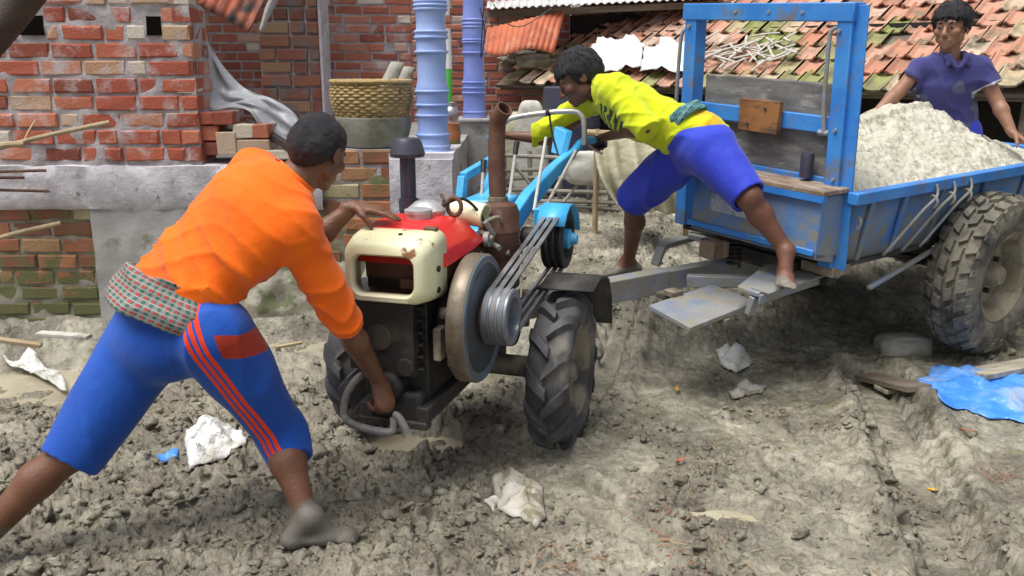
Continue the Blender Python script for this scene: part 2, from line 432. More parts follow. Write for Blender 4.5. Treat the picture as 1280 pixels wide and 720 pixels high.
# crumbs and clods of churned mud lying loose on the yard
def ico(sd):
    import bmesh
    bm = bmesh.new(); bmesh.ops.create_icosphere(bm, subdivisions=sd, radius=1)
    V = np.array([v.co[:] for v in bm.verts]); F = np.array([[v.index for v in f.verts] for f in bm.faces]); bm.free(); return V, F
def make_clods(n_try=80000, n_max=14000):
    IC = [ico(1), ico(2)]; rg = np.random.default_rng(3)
    y = 1.6+(7.5-1.6)*rg.random(n_try)**1.25; x = y*(rg.random(n_try)*1.5-.75)
    den = lump_density(x, y)
    keep = rg.random(n_try) < den*.55+.035+.55*crumb_mask(x, y)*(y < 5)
    for cx, cy, rx, ry, lv in PUD: keep &= np.hypot((x-cx)/rx, (y-cy)/ry) > 1.05
    x = x[keep][:n_max]; y = y[keep][:n_max]; den = den[keep][:n_max]; n = len(x)
    r = np.clip(np.exp(rg.normal(-4.75, .62, n)), .004, .042)*(.5+.65*np.maximum(den, .85*crumb_mask(x, y)))
    z = mud_h(x, y)
    Vs = []; Fs = []; Fr = []; nv = 0
    for i in range(n):
        V0, F0 = IC[1 if r[i] > .012 else 0]
        q = V0*np.array([1, rg.uniform(.5, .95), rg.uniform(.35, .75)])
        o_ = rg.random(3)*50
        nn = noise3(V0[:, 0]*1.6+o_[0], V0[:, 1]*1.6+o_[1], V0[:, 2]*1.6+o_[2], 5)
        cr_ = 1-np.abs(noise3(V0[:, 0]*2.3+o_[1], V0[:, 1]*2.3+o_[2], V0[:, 2]*2.3+o_[0], 6)); q = q*(1+.75*nn-.35*(cr_**3))[:, None]
        a = rg.random()*6.28; ca, sa = math.cos(a), math.sin(a); b = rg.normal(0, .4); cb, sb = math.cos(b), math.sin(b)
        q = q @ np.array([[ca, sa, 0], [-sa, ca, 0], [0, 0, 1]]) @ np.array([[1, 0, 0], [0, cb, sb], [0, -sb, cb]])
        Vs.append(q*r[i]+np.array([x[i], y[i], z[i]+r[i]*.05])); Fs.append(F0+nv); nv += len(V0); Fr.append(np.full(len(V0), rg.uniform(.35, 1.2)))
    o = np_mesh('mud_clods', np.concatenate(Vs), np.concatenate(Fs), 'wet_mud', attrs={'fresh': np.concatenate(Fr)}); tag(o, 'crumbled clods of grey brown mud lying all over the churned yard', 'mud clods', kind='stuff')
make_clods()
# ================================================================ brick house under construction, left
BR = [(0, (.20, .055, .035)), (.25, (.36, .085, .05)), (.5, (.46, .125, .07)), (.70, (.52, .20, .12)), (.80, (.46, .28, .17)), (.9, (.56, .47, .36)), (1, (.62, .57, .50))]
mat('brick', (.4, .1, .06), tint=BR, rough=.85, dirt=(.52, .46, .46), dscale=6, dth=(.50, .68), bump=.6, bscale=70)
mat('brick_old', (.3, .1, .06), tint=[(0, (.16, .07, .045)), (.3, (.30, .11, .06)), (.55, (.38, .14, .07)), (.8, (.33, .22, .11)), (1, (.42, .36, .22))], rough=.85, dirt=(.12, .13, .055), dscale=5, dth=(.46, .62), dz=(.15, .62), bump=.5, bscale=70)
mat('brick_far', (.4, .1, .06), tint=[(0, (.24, .06, .045)), (.5, (.42, .14, .09)), (.8, (.50, .24, .17)), (1, (.62, .55, .48))], rough=.85, dirt=(.45, .40, .38), dscale=5, dth=(.55, .68), bump=.4, bscale=40)
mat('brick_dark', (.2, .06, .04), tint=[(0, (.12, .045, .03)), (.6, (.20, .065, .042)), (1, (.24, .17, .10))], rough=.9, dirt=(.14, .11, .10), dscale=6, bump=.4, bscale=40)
mat('mortar', (.45, .42, .44), col2=(.33, .30, .31), scale=14, rough=.95, bump=.8, bscale=45)
mat('hole_shade_black', (.008, .007, .006), rough=1, bump=0, spec=0)  # black painted in for the shade inside wall holes
mat('mortar_moss', (.27, .245, .21), col2=(.14, .15, .07), scale=5, rough=.95, bump=.8, bscale=45)
mat('cement_band', (.58, .56, .60), col2=(.42, .40, .43), scale=7, th=(.42, .62), rough=.9, dirt=(.25, .2, .18), dscale=16, dth=(.6, .68), bump=.7, bscale=30, bump2=.4)
mat('cement_plaster', (.40, .39, .385), col2=(.31, .30, .29), scale=3, rough=.9, dirt=(.2, .2, .14), dscale=5, dth=(.58, .7), bump=.4, bscale=40)
mat('cement_moss', (.42, .40, .33), col2=(.17, .19, .10), scale=6, th=(.46, .56), rough=.95, dirt=(.46, .38, .28), dscale=9, dth=(.56, .64), bump=.9, bscale=30)
def wall(mb, mm, x0, x1, z0, z1, y, ch=.088, L=.222, jy=.008, holes=(), side=None, flip=None, depth=.10, mort=.015, skip=None, seed=0):
    """bricks laid in courses on the plane y (face towards -y); flip maps a wall-local point to another plane"""
    rd = random.Random(seed); rows = int(round((z1-z0)/ch)); ch = (z1-z0)/rows
    P = (lambda a, b, c: flip(a, b, c)) if flip else (lambda a, b, c: (a, b, c))
    for r in range(rows):
        za = z0+r*ch+mort*.5; zb = z0+(r+1)*ch-mort*.5
        x = x0-rd.uniform(0, L) if r % 2 else x0-(0 if r % 4 == 0 else L*.45)
        while x < x1-.02:
            l = L if rd.random() < .72 else L*.5
            a, b = max(x, x0)+mort*.5, min(x+l, x1)-mort*.5
            x += l
            if b-a < .025: continue
            cut_ = [h for h in holes if h[2]-.02 < (za+zb)/2 < h[3]+.02 and a < h[1] and b > h[0]]
            if cut_:
                h = cut_[0]
                if h[0]-a > b-h[1]: b = h[0]-.004
                else: a = h[1]+.004
                if b-a < .02: continue
            if skip and skip((a+b)/2, (za+zb)/2): continue
            yo = y+rd.uniform(0, jy)-.004; e = rd.uniform(.004, .011); j = lambda: rd.uniform(-.005, .005)
            fr = [(a+e+j(), yo+j()*.6, za+e+j()), (b-e+j(), yo+j()*.6, za+e+j()), (b-e+j(), yo+j()*.6, zb-e+j()), (a+e+j(), yo+j()*.6, zb-e+j())]
            md = [(a, yo+e, za), (b, yo+e, za), (b, yo+e, zb), (a, yo+e, zb)]
            bk = [(a, yo+depth, za), (b, yo+depth, za), (b, yo+depth, zb), (a, yo+depth, zb)]
            vs = [P(*q) for q in fr+md+bk]
            fs = [(0, 1, 2, 3)]
            for o in (0, 4):
                for k in range(4): fs.append((o+k, o+4+k, o+4+(k+1) % 4, o+(k+1) % 4))
            t = rd.random()
            if abs(l-L*.5) < .01 and rd.random() < .3: t = rd.uniform(.82, 1)
            elif t > .78 and rd.random() < .6: t = rd.uniform(.1, .7)
            mb.add(vs, fs, tint=t)
def rough_slab(mm, x0, x1, z0, z1, y0, y1, amp=.006, n=(40, 16), seed=0, flip=None):
    """mortar / plaster face with a trowelled uneven surface, open at the back"""
    P = (lambda a, b, c: flip(a, b, c)) if flip else (lambda a, b, c: (a, b, c))
    xs = np.linspace(x0, x1, n[0]); zs = np.linspace(z0, z1, n[1]); G = []
    for z in zs: G.append([P(x, y0+amp*float(noise2(np.array([x*9+seed]), np.array([z*9]), 3)[0]), z) for x in xs])
    mm.grid(G)
    top = [[P(x, y0+amp*float(noise2(np.array([x*9+seed]), np.array([z1*9]), 3)[0]), z1) for x in xs], [P(x, y1, z1) for x in xs]]; mm.grid(top)
    bot = [[P(x, y0+amp*float(noise2(np.array([x*9+seed]), np.array([z0*9]), 3)[0]), z0) for x in xs], [P(x, y1, z0) for x in xs]]; mm.grid(bot)
    for xe in (x0, x1):
        mm.grid([[P(xe, y0+amp*float(noise2(np.array([xe*9+seed]), np.array([z*9]), 3)[0]), z) for z in zs], [P(xe, y1, z) for z in zs]])
WY = 4.70
house = empty('brick_house', (-2.4, WY, .1)); HO = Vector((-2.4, WY, .1))
tag(house, 'unfinished red brick house on a raised cement plinth, standing left behind the orange shirt', 'house')
def hb(mb, name, m, **k):
    mb.v = [tuple(Vector(p)-HO) for p in mb.v]; return mb.build(name, m, house, recalc=k.pop('recalc', True), **k)
XR = at(246, 100, WY).x; XR2 = at(562, 220, WY).x
ZP = 1.06                                                    # top of the plinth
hl = [(at(24, 30, WY).x, at(54, 30, WY).x, at(0, 44, WY).z, at(0, 20, WY).z), (at(183, 30, WY).x, at(200, 30, WY).x, at(0, 44, WY).z, at(0, 20, WY).z)]
mb = MB(); wall(mb, None, -4.6, XR, ZP+.0, ZP+.088*14, WY, holes=hl, seed=4, jy=.012); uw = hb(mb, 'upper_wall', 'brick', smooth=0)
for h_ in hl:
    mb = MB(); mb.box(((h_[0]+h_[1])/2, WY+.06, (h_[2]+h_[3])/2), (h_[1]-h_[0], .12, h_[3]-h_[2]), jit=.004); hb(mb, 'putlog_shade_block', 'hole_shade_black', smooth=0)  # solid black block, the dark of a put-log hole painted on
mb = MB(); rough_slab(mb, -4.6, XR-.012, ZP-.02, ZP+.088*14-.01, WY+.010, WY+.24, .011, (260, 110))
m_ = hb(mb, 'mortar', 'mortar', smooth=60); m_.parent = uw
# jamb: brick ends seen on the right edge of the upper wall
mb = MB(); wall(mb, None, WY+.0, WY+.26, ZP, ZP+.088*14, 0, flip=lambda a, b, c: (XR-.008-b, a, c), seed=9); o = hb(mb, 'wall_end', 'brick', smooth=0)
# lower wall (mossy, old) under the band
mb = MB(); wall(mb, None, -4.6, at(118, 300, WY).x, -.06, .83, WY+.03, seed=11, jy=.012); lw = hb(mb, 'plinth_wall', 'brick_old', smooth=0)
mb = MB(); rough_slab(mb, -4.6, XR2, -.1, .99, WY+.040, WY+.25, .013, (260, 80)); m_ = hb(mb, 'mortar', 'mortar_moss', smooth=60); m_.parent = lw
mb = MB(); wall(mb, None, at(400, 300, WY).x, at(500, 220, WY).x, .50, ZP+.07, WY+.03, ch=.088, seed=15, jy=.01); hb(mb, 'verandah_wall', 'brick_old', smooth=0)
mb = MB(); rough_slab(mb, at(395, 300, WY).x, at(497, 220, WY).x, .50, ZP+.065, WY+.040, WY+.3, .012, (60, 40)); hb(mb, 'verandah_mortar', 'mortar', smooth=60)
mb = MB(); rough_slab(mb, at(114, 300, WY).x, at(300, 300, WY).x, .02, .86, WY+.015, WY+.2, .010, (40, 24), 5); hb(mb, 'plaster_patch', 'cement_plaster', smooth=60)
mb = MB(); rough_slab(mb, at(296, 300, WY).x, at(500, 300, WY).x, -.02, .52, WY+.02, WY+.2, .03, (60, 30), 8); hb(mb, 'mossy_render', 'cement_moss', smooth=60)
mb = MB()
xs = np.linspace(-4.6, at(402, 220, WY).x, 110); G = []
for q, (dy, dz) in enumerate([(.06, .80), (.022, .81), (.008, .83), (.004, .90), (.004, .97), (.006, 1.035), (.03, 1.05), (.3, 1.055)]):
    G.append([(x, WY+dy-.01+.014*float(noise2(np.array([x*6]), np.array([q*.9]), 7)[0]), dz+.014*float(noise2(np.array([x*5+9]), np.array([q*.5]), 8)[0])) for x in xs])
mb.grid(G); hb(mb, 'cement_band', 'cement_band', smooth=60)
# verandah floor and inner parts
mb = MB(); mb.box(((-4.6+XR2)/2, (WY+.2+8.4)/2, ZP-.06), (XR2+4.6, 8.4-WY-.2, .12)); hb(mb, 'verandah_floor', 'cement_plaster', smooth=0)
mb = MB(); mb.box((XR2-.06, (WY+.25+8.4)/2, .5), (.1, 8.4-WY-.25, 1.1)); hb(mb, 'plinth_side', 'cement_plaster', smooth=0)
mb = MB(); rough_slab(mb, at(488, 220, WY).x, at(566, 220, WY).x, .1, ZP+.02, WY-.04, WY+.5, .008, (24, 24), 3); mb.box((at(527, 200, WY).x, WY+.21, ZP+.035), (.34, .46, .03)); hb(mb, 'column_base', 'cement_band', smooth=40)
YP = 6.3
xa, xb = at(323, 70, YP).x, at(401, 70, YP).x
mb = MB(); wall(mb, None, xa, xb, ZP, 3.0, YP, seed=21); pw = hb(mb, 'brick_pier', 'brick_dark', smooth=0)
mb = MB(); mb.box(((xa+xb)/2, YP+.15, (ZP+3)/2), (xb-xa-.02, .26, 3-ZP)); hb(mb, 'pier_core', 'mortar', smooth=0)
mb = MB(); mb.box((xb+.006, YP+.12, (ZP+3)/2), (.018, .27, 3-ZP)); hb(mb, 'pier_edge', 'mortar', smooth=0)
YB = 8.2
xa, xb = at(235, 70, YB).x, at(515, 70, YB).x
mb = MB(); wall(mb, None, xa-1.6, xb, ZP-.1, 3.6, YB, ch=.080, L=.24, seed=22, holes=[(at(480, 58, YB).x, at(491, 58, YB).x, at(0, 62, YB).z, at(0, 53, YB).z)]); hb(mb, 'inner_wall', 'brick_far', smooth=0)
mb = MB(); rough_slab(mb, xa-1.6, xb-.02, ZP-.1, 3.6, YB+.009, YB+.25, .006, (60, 40)); hb(mb, 'inner_mortar', 'mortar', smooth=60)
# upper side of the house roof slab over the left rooms (out of frame, shades the rooms)
mb = MB(); mb.box((-3.2, 6.9, 3.3), (3.4, 2.4, .1)); hb(mb, 'roof_slab', 'cement_plaster', smooth=0)
# ---- pedestal of the rear column
mat('grey_render', (.37, .36, .365), col2=(.28, .27, .26), scale=4, rough=.9, dirt=(.2, .2, .17), dscale=7, dth=(.55, .66), bump=.5, bscale=30)
YC = 6.8
pd = MB(); x0, x1 = at(566, 200, YC).x, at(613, 200, YC).x
zt = at(590, 152, YC).z
pd.box(((x0+x1)/2, YC+.1, zt/2+.1), (x1-x0, .34, zt-.2)); pd.box(((x0+x1)/2, YC+.1, zt+.012), (x1-x0+.05, .39, .03))
o = pd.build('column_pedestal', 'grey_render', smooth=0, bevel=.012); tag(o, 'grey cement pedestal carrying the thinner violet blue column', 'pedestal')
# ---- turned columns
mat('column_paint', (.27, .38, .76), col2=(.34, .46, .80), scale=5, rough=.42, rvar=.1, dirt=(.36, .44, .60), dscale=9, dth=(.58, .72), bump=.06, bscale=40)
mat('column_paint_violet', (.20, .265, .70), col2=(.27, .335, .76), scale=5, rough=.42, rvar=.1, dirt=(.25, .26, .42), dscale=9, dth=(.62, .76), bump=.06, bscale=40)
def column(px, Y, z0, r, H, label, m, marks):
    t = empty('turned_column', (at(px, 150, Y).x, Y, z0)); tag(t, label, 'column', 'turned blue columns')
    prof = [(r*1.25, 0), (r*1.25, .03)]; rings = []
    prof = [(r*1.06, 0)]
    z = 0
    for (za, ra, kind) in marks:
        prof += [(r*ra, za)]
    mb = MB(); mb.lathe(prof, 48); mb.build('shaft', m, t, smooth=28)
    rg = MB()
    for (za, ra, kind) in marks:
        if kind:
            pr = []
            for k in range(9):
                a = -math.pi/2+math.pi*k/8; pr.append((r*ra-.002+.008*math.cos(a), za+.008*math.sin(a)))
            rg.lathe(pr, 48)
    rg.build('ring_mouldings', m, t, smooth=60)
    return t
zc = at(541, 190, 4.85).z
zz = lambda py, Y, z0: at(541, py, Y).z-z0
mk = [(zz(p, 4.85, zc), r_, k) for p, r_, k in [(188, 1.10, 1), (182, 1.10, 1), (172, 1.02, 0), (168, 1.08, 1), (162, .98, 0), (150, 1.02, 0), (144, 1.08, 1), (137, 1.0, 0), (131, 1.06, 1), (121, 1.02, 0), (114, 1.08, 1), (107, 1.02, 0), (100, .94, 0), (80, .92, 0), (67, .98, 0), (65, 1.04, 1), (62, .98, 0), (50, .96, 0), (47, 1.05, 1), (40, 1.05, 1), (36, .95, 0), (28, .93, 0), (18, .98, 0), (12, 1.04, 1), (7, 1.06, 1), (2, 1.02, 1), (-20, .93, 0), (-160, .90, 0), (-175, 1.05, 1), (-330, .9, 0)]]
column(541, 4.85, zc, .082, 2.4, 'thick light blue ringed column on the whitewashed plinth corner beside the basket', 'column_paint', mk)
zc2 = at(594, 150, 6.85).z
mk = [(zz(p, 6.85, zc2), r_, k) for p, r_, k in [(149, 1.1, 0), (140, 1.06, 1), (130, 1.0, 0), (120, 1.0, 0), (116, 1.06, 1), (110, 1.05, 1), (103, 1.06, 1), (96, .96, 0), (75, .92, 0), (70, .95, 0), (66, 1.04, 1), (57, .98, 0), (53, 1.03, 1), (50, 1.03, 1), (34, 1.03, 1), (30, 1.03, 1), (25, 1.02, 1), (18, .95, 0), (8, .93, 0), (-30, .9, 0), (-200, .9, 0)]]
column(593, 6.85, zc2, .082, 2.4, 'thin violet blue ringed column on a grey cement pedestal', 'column_paint_violet', mk)
# ================================================================ rear building, shed roofs
mb = MB(); YR = 9.7
xa, xb = at(505, 70, YR).x, at(712, 70, YR).x
rear = empty('rear_brick_wall', ((xa+xb)/2, YR, .4)); tag(rear, 'weathered brick wall seen between the blue columns and under the orange sheet', 'wall')
wall(mb, None, xa, xb, .2, 3.3, YR, ch=.082, L=.25, seed=31); RO = rear.location
def sub(mb, o): mb.v = [tuple(Vector(p)-Vector(o)) for p in mb.v]; return mb
sub(mb, RO).build('brickwork', 'brick_far', rear, smooth=0)
mb = MB(); rough_slab(mb, xa, xb, .2, 3.3, YR+.009, YR+.25, .006, (40, 40)); sub(mb, RO).build('mortar', 'mortar', rear, smooth=60)
# tiled roof shed
shed = empty('tiled_shed', (2.2, 8.2, .4)); SO = Vector((2.2, 8.2, .4)); tag(shed, 'low open shed under a weathered mossy clay tile roof with sagging eaves, behind the trailer', 'shed')
EA = Vector((.02, 9.2, 1.40)); EB = Vector((3.52, 6.05, 1.40)); ed = (EB-EA).normalized(); up_h = Vector((-ed.y, ed.x, 0)); up_h = up_h if up_h.y > 0 else -up_h
sl_ = R(29); us = up_h*math.cos(sl_)+Vector((0, 0, math.sin(sl_))); nn = (ed.cross(us)).normalized(); nn = nn if nn.z > 0 else -nn
TINT = [(0, (.34, .13, .08)), (.3, (.46, .215, .14)), (.55, (.52, .30, .22)), (.70, (.56, .42, .34)), (.78, (.40, .33, .20)), (.88, (.27, .27, .11)), (1, (.20, .24, .05))]
mat('roof_tile', (.5, .25, .2), tint=TINT, rough=.8, dirt=(.17, .15, .10), dscale=5, dth=(.48, .66), bump=.5, bscale=45)
mb = MB(); rd = random.Random(5); LE = (EB-EA).length; TW, TE = .18, .235
nx0, nx1 = -1, int(LE/TW)+9
for r in range(16):
    for c in range(nx0, nx1):
        s0 = c*TW+(TW*.5 if r % 2 else 0)+rd.uniform(-.008, .008); fr = (s0/LE)
        sag = -.05*math.sin(min(1, max(0, fr))*math.pi*1.0)-.03*math.sin(fr*9+1)*(.4+.1*r) + .012*rd.uniform(-1, 1)
        base = EA+ed*s0+us*(r*TE+rd.uniform(-.012, .012))+Vector((0, 0, sag*.9))
        mossy = noise2(np.array([s0*1.1]), np.array([r*.33]), 77)[0]+(.38 if fr > .45 else -.02)-(r*.06)
        t = rd.uniform(.12, .72)
        if r < 1 and rd.random() < .5: t = rd.uniform(.7, .9)
        if mossy > .22 and rd.random() < .75: t = rd.uniform(.74, 1)
        if rd.random() < .04: continue
        yaw = rd.uniform(-.05, .05); tl = TE*1.28; lift = rd.uniform(.02, .034)
        vs = []
        prof = [(-.5, .022), (-.40, .03), (-.28, .008), (0, 0), (.3, .006), (.42, .026), (.52, .034)]
        for v_, dz_ in ((0, lift), (1, .004)):
            for u_, h_ in prof:
                p = base+ed*(u_*TW*.985+yaw*v_*tl)+us*(v_*tl)+nn*(h_+dz_); vs.append(p)
        k = len(prof); vs += [p-nn*.016 for p in vs[:k]]
        fs = [(i, i+1, k+i+1, k+i) for i in range(k-1)]+[(2*k+i, 2*k+i+1, i+1, i) for i in range(k-1)]
        mb.add(vs, fs, tint=t)
roofo = sub(mb, SO).build('roof_tiles', 'roof_tile', shed, smooth=0, recalc=False)
mat('old_wood', (.13, .10, .075), col2=(.2, .165, .125), scale=4, stretch=(1, 1, 6), rough=.85, bump=.4, bscale=40)
mat('shade_black', (.016, .014, .013), col2=(.028, .024, .02), scale=3, rough=.95, bump=.4, bscale=20)  # near black colour paints the deep shade under the roofs
mb = MB()
q = lambda s_, u_, n_=0: EA+ed*s_+us*u_+nn*n_
mb.prism([q(-.3, .03, -.05), q(LE+1.6, .03, -.05), q(LE+1.6, 3.7, -.05), q(-.3, 3.7, -.05)], -nn*.03)
sub(mb, SO).build('roof_boards', 'old_wood', shed, smooth=0)
mb = MB(); mb.bar(q(-.3, .1, -.11), q(LE+1.6, .1, -.11), .06, .07)
sub(mb, SO).build('eave_beam', 'old_wood', shed, smooth=0, bevel=.008)
for s_ in (.25, 1.35, 3.05, 4.6, 5.8):
    mb = MB(); a_ = EA+ed*s_+up_h*.16; mb.tube([(a_.x, a_.y, .1), (a_.x+.02, a_.y, 1.39)], [.05, .042], 10); sub(mb, SO).build('post', 'old_wood', shed)
mb = MB(); a_ = EA+up_h*.95-ed*.35; b_ = EB+up_h*.95+ed*1.6; mb.bar((a_.x, a_.y, .95), (b_.x, b_.y, .95), .12, 1.9); 
c_ = EB+ed*1.6+up_h*.2; mb.bar((c_.x, c_.y, .75), (b_.x, b_.y, .75), .12, 1.7)
sub(mb, SO).build('shade_wall', 'shade_black', shed, smooth=0)  # added backing wall, its black paints the shed's dark inside
# tin roof of the building further back
mat('tin', (.62, .63, .64), metal=.0, rough=.45, col2=(.48, .48, .49), scale=5, dirt=(.4, .3, .22), dscale=6, dth=(.62, .75), bump=.1)
mat('tin_rust', (.52, .145, .065), col2=(.40, .10, .05), scale=4, rough=.7, dirt=(.55, .26, .16), dscale=7, dth=(.55, .7), bump=.25, bscale=50)
def corrugated(A, U, V, L, W, pitch=.076, amp=.010, warp=None, nv=8):
    mb = MB(); n = int(L/pitch*8); G = []
    N_ = U.cross(V).normalized()
    for j in range(nv+1):
        row = []
        for i in range(n+1):
            s = L*i/n; w_ = W*j/nv; p = A+U*s+V*w_+N_*(amp*math.sin(2*math.pi*s/pitch))
            if warp: p = p+warp(s/L, j/nv)
            row.append(p)
        G.append(row)
    mb.grid(G); return mb
A = at(608, 11, 9.4); B = at(905, -3, 9.0); U_ = (B-A).normalized()
mb = corrugated(A, U_, Vector((.0, math.cos(R(16)), math.sin(R(16)))), (B-A).length, 2.2)
tr = empty('tin_roof', A); tag(tr, 'pale corrugated tin roof edge above the clay tiles', 'roof')
sub(mb, A).build('tin_sheet', 'tin', tr, smooth=80, solid=.004, recalc=False)
mb = MB(); mb.bar(A+Vector((-.1, .12, -.05)), B+Vector((.1, .12, -.05)), .05, .06); sub(mb, A).build('rafter', 'old_wood', tr, smooth=0)
mb = MB(); mb.bar(A+Vector((-.1, .55, -.75)), B+Vector((.3, .55, -.75)), .06, 1.35); sub(mb, A).build('shade_board', 'shade_black', tr, smooth=0)  # black board painting the shadow gap beneath the tin edge
# loose rusty corrugated sheet hanging over the wall
A = at(604, 66, 9.1); B = at(692, 62, 9.1); C_ = at(680, 18, 9.35)
U_ = (B-A).normalized(); V_ = (C_-at(640, 64, 9.1)); V_.x = .03; W_ = V_.length*1.12; V_.normalize()
mb = corrugated(A, U_, V_, (B-A).length, W_, .055, .007, lambda a, b: Vector((.09*b*(a), -.05*math.sin(a*3), -.16*(1-a)*b-.03*math.sin(a*7)*(1-b)-.02*a)), 6)
t = empty('rusty_sheet', A); tag(t, 'orange rusted corrugated sheet hanging from the roof beside the rear column', 'metal sheet'); sub(mb, A).build('sheet', 'tin_rust', t, smooth=80, solid=.004, recalc=False)
# rotten dark plank / sheet hanging out over the left house wall
mat('char_wood', (.035, .028, .025), col2=(.07, .05, .04), scale=5, stretch=(1, 1, 4), rough=.85, bump=.5, bscale=40)
A = at(247, 6, 4.6); B = at(312, 40, 4.5)
U_ = (B-A).normalized(); V_ = (at(330, 0, 4.6)-B).normalized()
mb = corrugated(A, U_, V_, (B-A).length, .25, .06, .008, lambda a, b: Vector((0, 0, .02*math.sin(a*5)*b)), 5)
t = empty('hanging_sheet', A); tag(t, 'rust red corrugated scrap hanging from above at the brick doorway', 'metal sheet')
mat('tin_dark_rust', (.30, .07, .03), col2=(.03, .025, .025), scale=3.2, th=(.46, .56), rough=.75, bump=.3)
sub(mb, A).build('sheet', 'tin_dark_rust', t, smooth=80, solid=.005, recalc=False)
mb = MB(); mb.tube([at(345, -6, 4.5)-A, at(336, 12, 4.5)-A, at(326, 38, 4.48)-A], [.022, .02, .008], 8); mb.build('torn_strip', 'cement_plaster', t)
mb = MB(); a_ = at(-25, 68, 3.0); mb.tube(smooth_path([Vector((0, 0, 0)), at(15, 20, 3.0)-a_, at(50, -25, 3.0)-a_, at(120, -110, 3.05)-a_], 5), .05, 12)
o = mb.build('wooden_pole', 'char_wood', loc=a_); tag(o, 'dark rough wooden pole leaning across the top left corner', 'pole')
# ================================================================ things on and about the plinth
# loose bricks
bp = [((242, 177, 271, 194), .02, 'dull grey brick end at the bottom left of the loose pile'), ((272, 164, 294, 194), .86, 'yellow brick standing on end in the loose pile'), ((296, 174, 336, 194), .84, 'pale brick at the bottom right of the loose pile'),
      ((242, 157, 271, 176), .55, 'bright orange brick on the left middle layer of the pile'), ((291, 155, 315, 173), .93, 'yellowish white brick lying on the pale bottom right brick'), ((315, 155, 334, 173), .6, 'orange brick end beside the yellowish white brick'),
      ((242, 140, 267, 156), .2, 'dark red brick topmost at the left of the pile'), ((267, 139, 291, 156), .12, 'dark maroon brick topmost beside the dark red one')]
for (x0, y0, x1, y1), tn, lb in bp:
    Yb = WY+.03; a_ = at(x0, y1, Yb); b_ = at(x1, y0, Yb)
    mb = MB(); w_, h_ = b_.x-a_.x-.002, b_.z-a_.z-.002
    mb.box((0, .11, h_/2), (w_, .22, h_), jit=.003, tint=tn); mb.t[0] = tn+.001
    o = mb.build('brick', 'brick', loc=((a_.x+b_.x)/2, Yb+random.uniform(-.012, .012), a_.z), smooth=0, bevel=.005, rot=(0, 0, random.uniform(-.06, .06)))
    tag(o, lb, 'brick', 'loose bricks piled on the plinth')
mb = MB(); a_ = at(300, 203, WY); mb.box((0, .1, .03), (.26, .2, .05), jit=.006, tint=.95); mb.t[0] = .951
o = mb.build('brick', 'brick', loc=(at(340, 203, WY).x, WY+.03, ZP+.005), smooth=0, bevel=.006); tag(o, 'whitish mortar covered brick lying flat right of the pile', 'brick', 'loose bricks piled on the plinth')
# plastic sheet draped down
mat('grey_plastic', (.50, .52, .55), col2=(.42, .44, .48), scale=5, rough=.38, rvar=.1, dirt=(.40, .36, .33), dscale=6, dth=(.58, .7), bump=.1, bump2=.5, b2scale=9)
def ribbon(L_, R_, name, m, label, cat, n=26, k=12, Y0=5.0, amp=.03, seed=1):
    """sheet hanging between two photo outlines, with folds"""
    Lp = smooth_path([at(*p, Y0+o) for *p, o in L_], 8); Rp = smooth_path([at(*p, Y0+o) for *p, o in R_], 8); G = []
    n = min(len(Lp), len(Rp)); o0 = Lp[0].copy()
    for i in range(n):
        a, b = Lp[i], Rp[i]; row = []
        for j in range(k+1):
            t = j/k; p = a.lerp(b, t); q = amp*(math.sin(t*9+i*.25)+.6*math.sin(t*17-i*.33+seed))*math.sin(math.pi*t)**.5; row.append(p+Vector((0, q, 0))-o0)
        G.append(row)
    mb = MB(); mb.grid(G); o = mb.build(name, m, loc=o0, smooth=180, solid=.004, sub=1, recalc=False); tag(o, label, cat); return o
ribbon([(249, 42, 0), (252, 90, 0), (258, 136, -.05), (290, 134, -.08), (312, 140, -.1), (330, 166, -.1), (362, 186, -.12)],
       [(254, 40, .1), (276, 78, .1), (300, 105, .1), (318, 116, .05), (340, 123, 0), (362, 136, -.02), (374, 150, -.05)],
       'plastic_sheet', 'grey_plastic', 'pale grey plastic sheet hanging and trailing from the brick wall end over the loose bricks', 'sheet', Y0=4.95)
mb = MB(); a_ = at(310, 152, 4.86); b_ = at(372, 190, 4.72); mb.bar((0, 0, 0), b_-a_, .05, .035); o = mb.build('wooden_plank', 'char_wood', loc=a_, smooth=0, bevel=.004); tag(o, 'dark plank slanting down beneath the grey plastic sheet', 'plank')
# straw/bamboo sticks against the wall
mat('bamboo', (.42, .33, .20), col2=(.33, .25, .15), scale=8, rough=.55, dirt=(.18, .15, .1), dscale=6, dth=(.6, .7), bump=.15)
def stick(p0, p1, r, label, cat='stick', m='bamboo', group=None, name='bamboo_stick', bend=.01):
    a_ = at(*p0); b_ = at(*p1); mid = (b_-a_)*.5+Vector((0, 0, bend)); mb = MB(); mb.tube(smooth_path([(0, 0, 0), mid, b_-a_], 5), [r]*11, 8); o = mb.build(name, m, loc=a_); tag(o, label, cat, group); return o
stick((-40, 196, 4.45), (137, 153, 4.63), .012, 'long pale bamboo stick leaning on the upper brick wall')
stick((28, 182, 4.5), (45, 150, 4.6), .005, 'thin dry twig standing up from the long bamboo stick')
stick((-40, 310, 4.5), (76, 279, 4.62), .012, 'pale cane leaning on the mossy lower wall')
stick((-20, 188, 4.45), (30, 180, 4.5), .016, 'thick short bamboo end at the left frame edge')
mat('rusty_rod', (.10, .07, .06), col2=(.2, .1, .06), scale=8, rough=.7, bump=.3)
for k, (a_, b_, lb) in enumerate([((-20, 215, 4.5), (58, 213, 4.67), 'upper rusty rod sticking out of the cement band'), ((-20, 222, 4.5), (30, 222, 4.66), 'short middle rusty rod sticking out of the cement band'), ((-20, 237, 4.5), (62, 239, 4.67), 'lower rusty rod sticking out of the cement band')]):
    stick(a_, b_, .008, lb, 'rod', 'rusty_rod', 'rods in the cement band', 'iron_rod', 0)
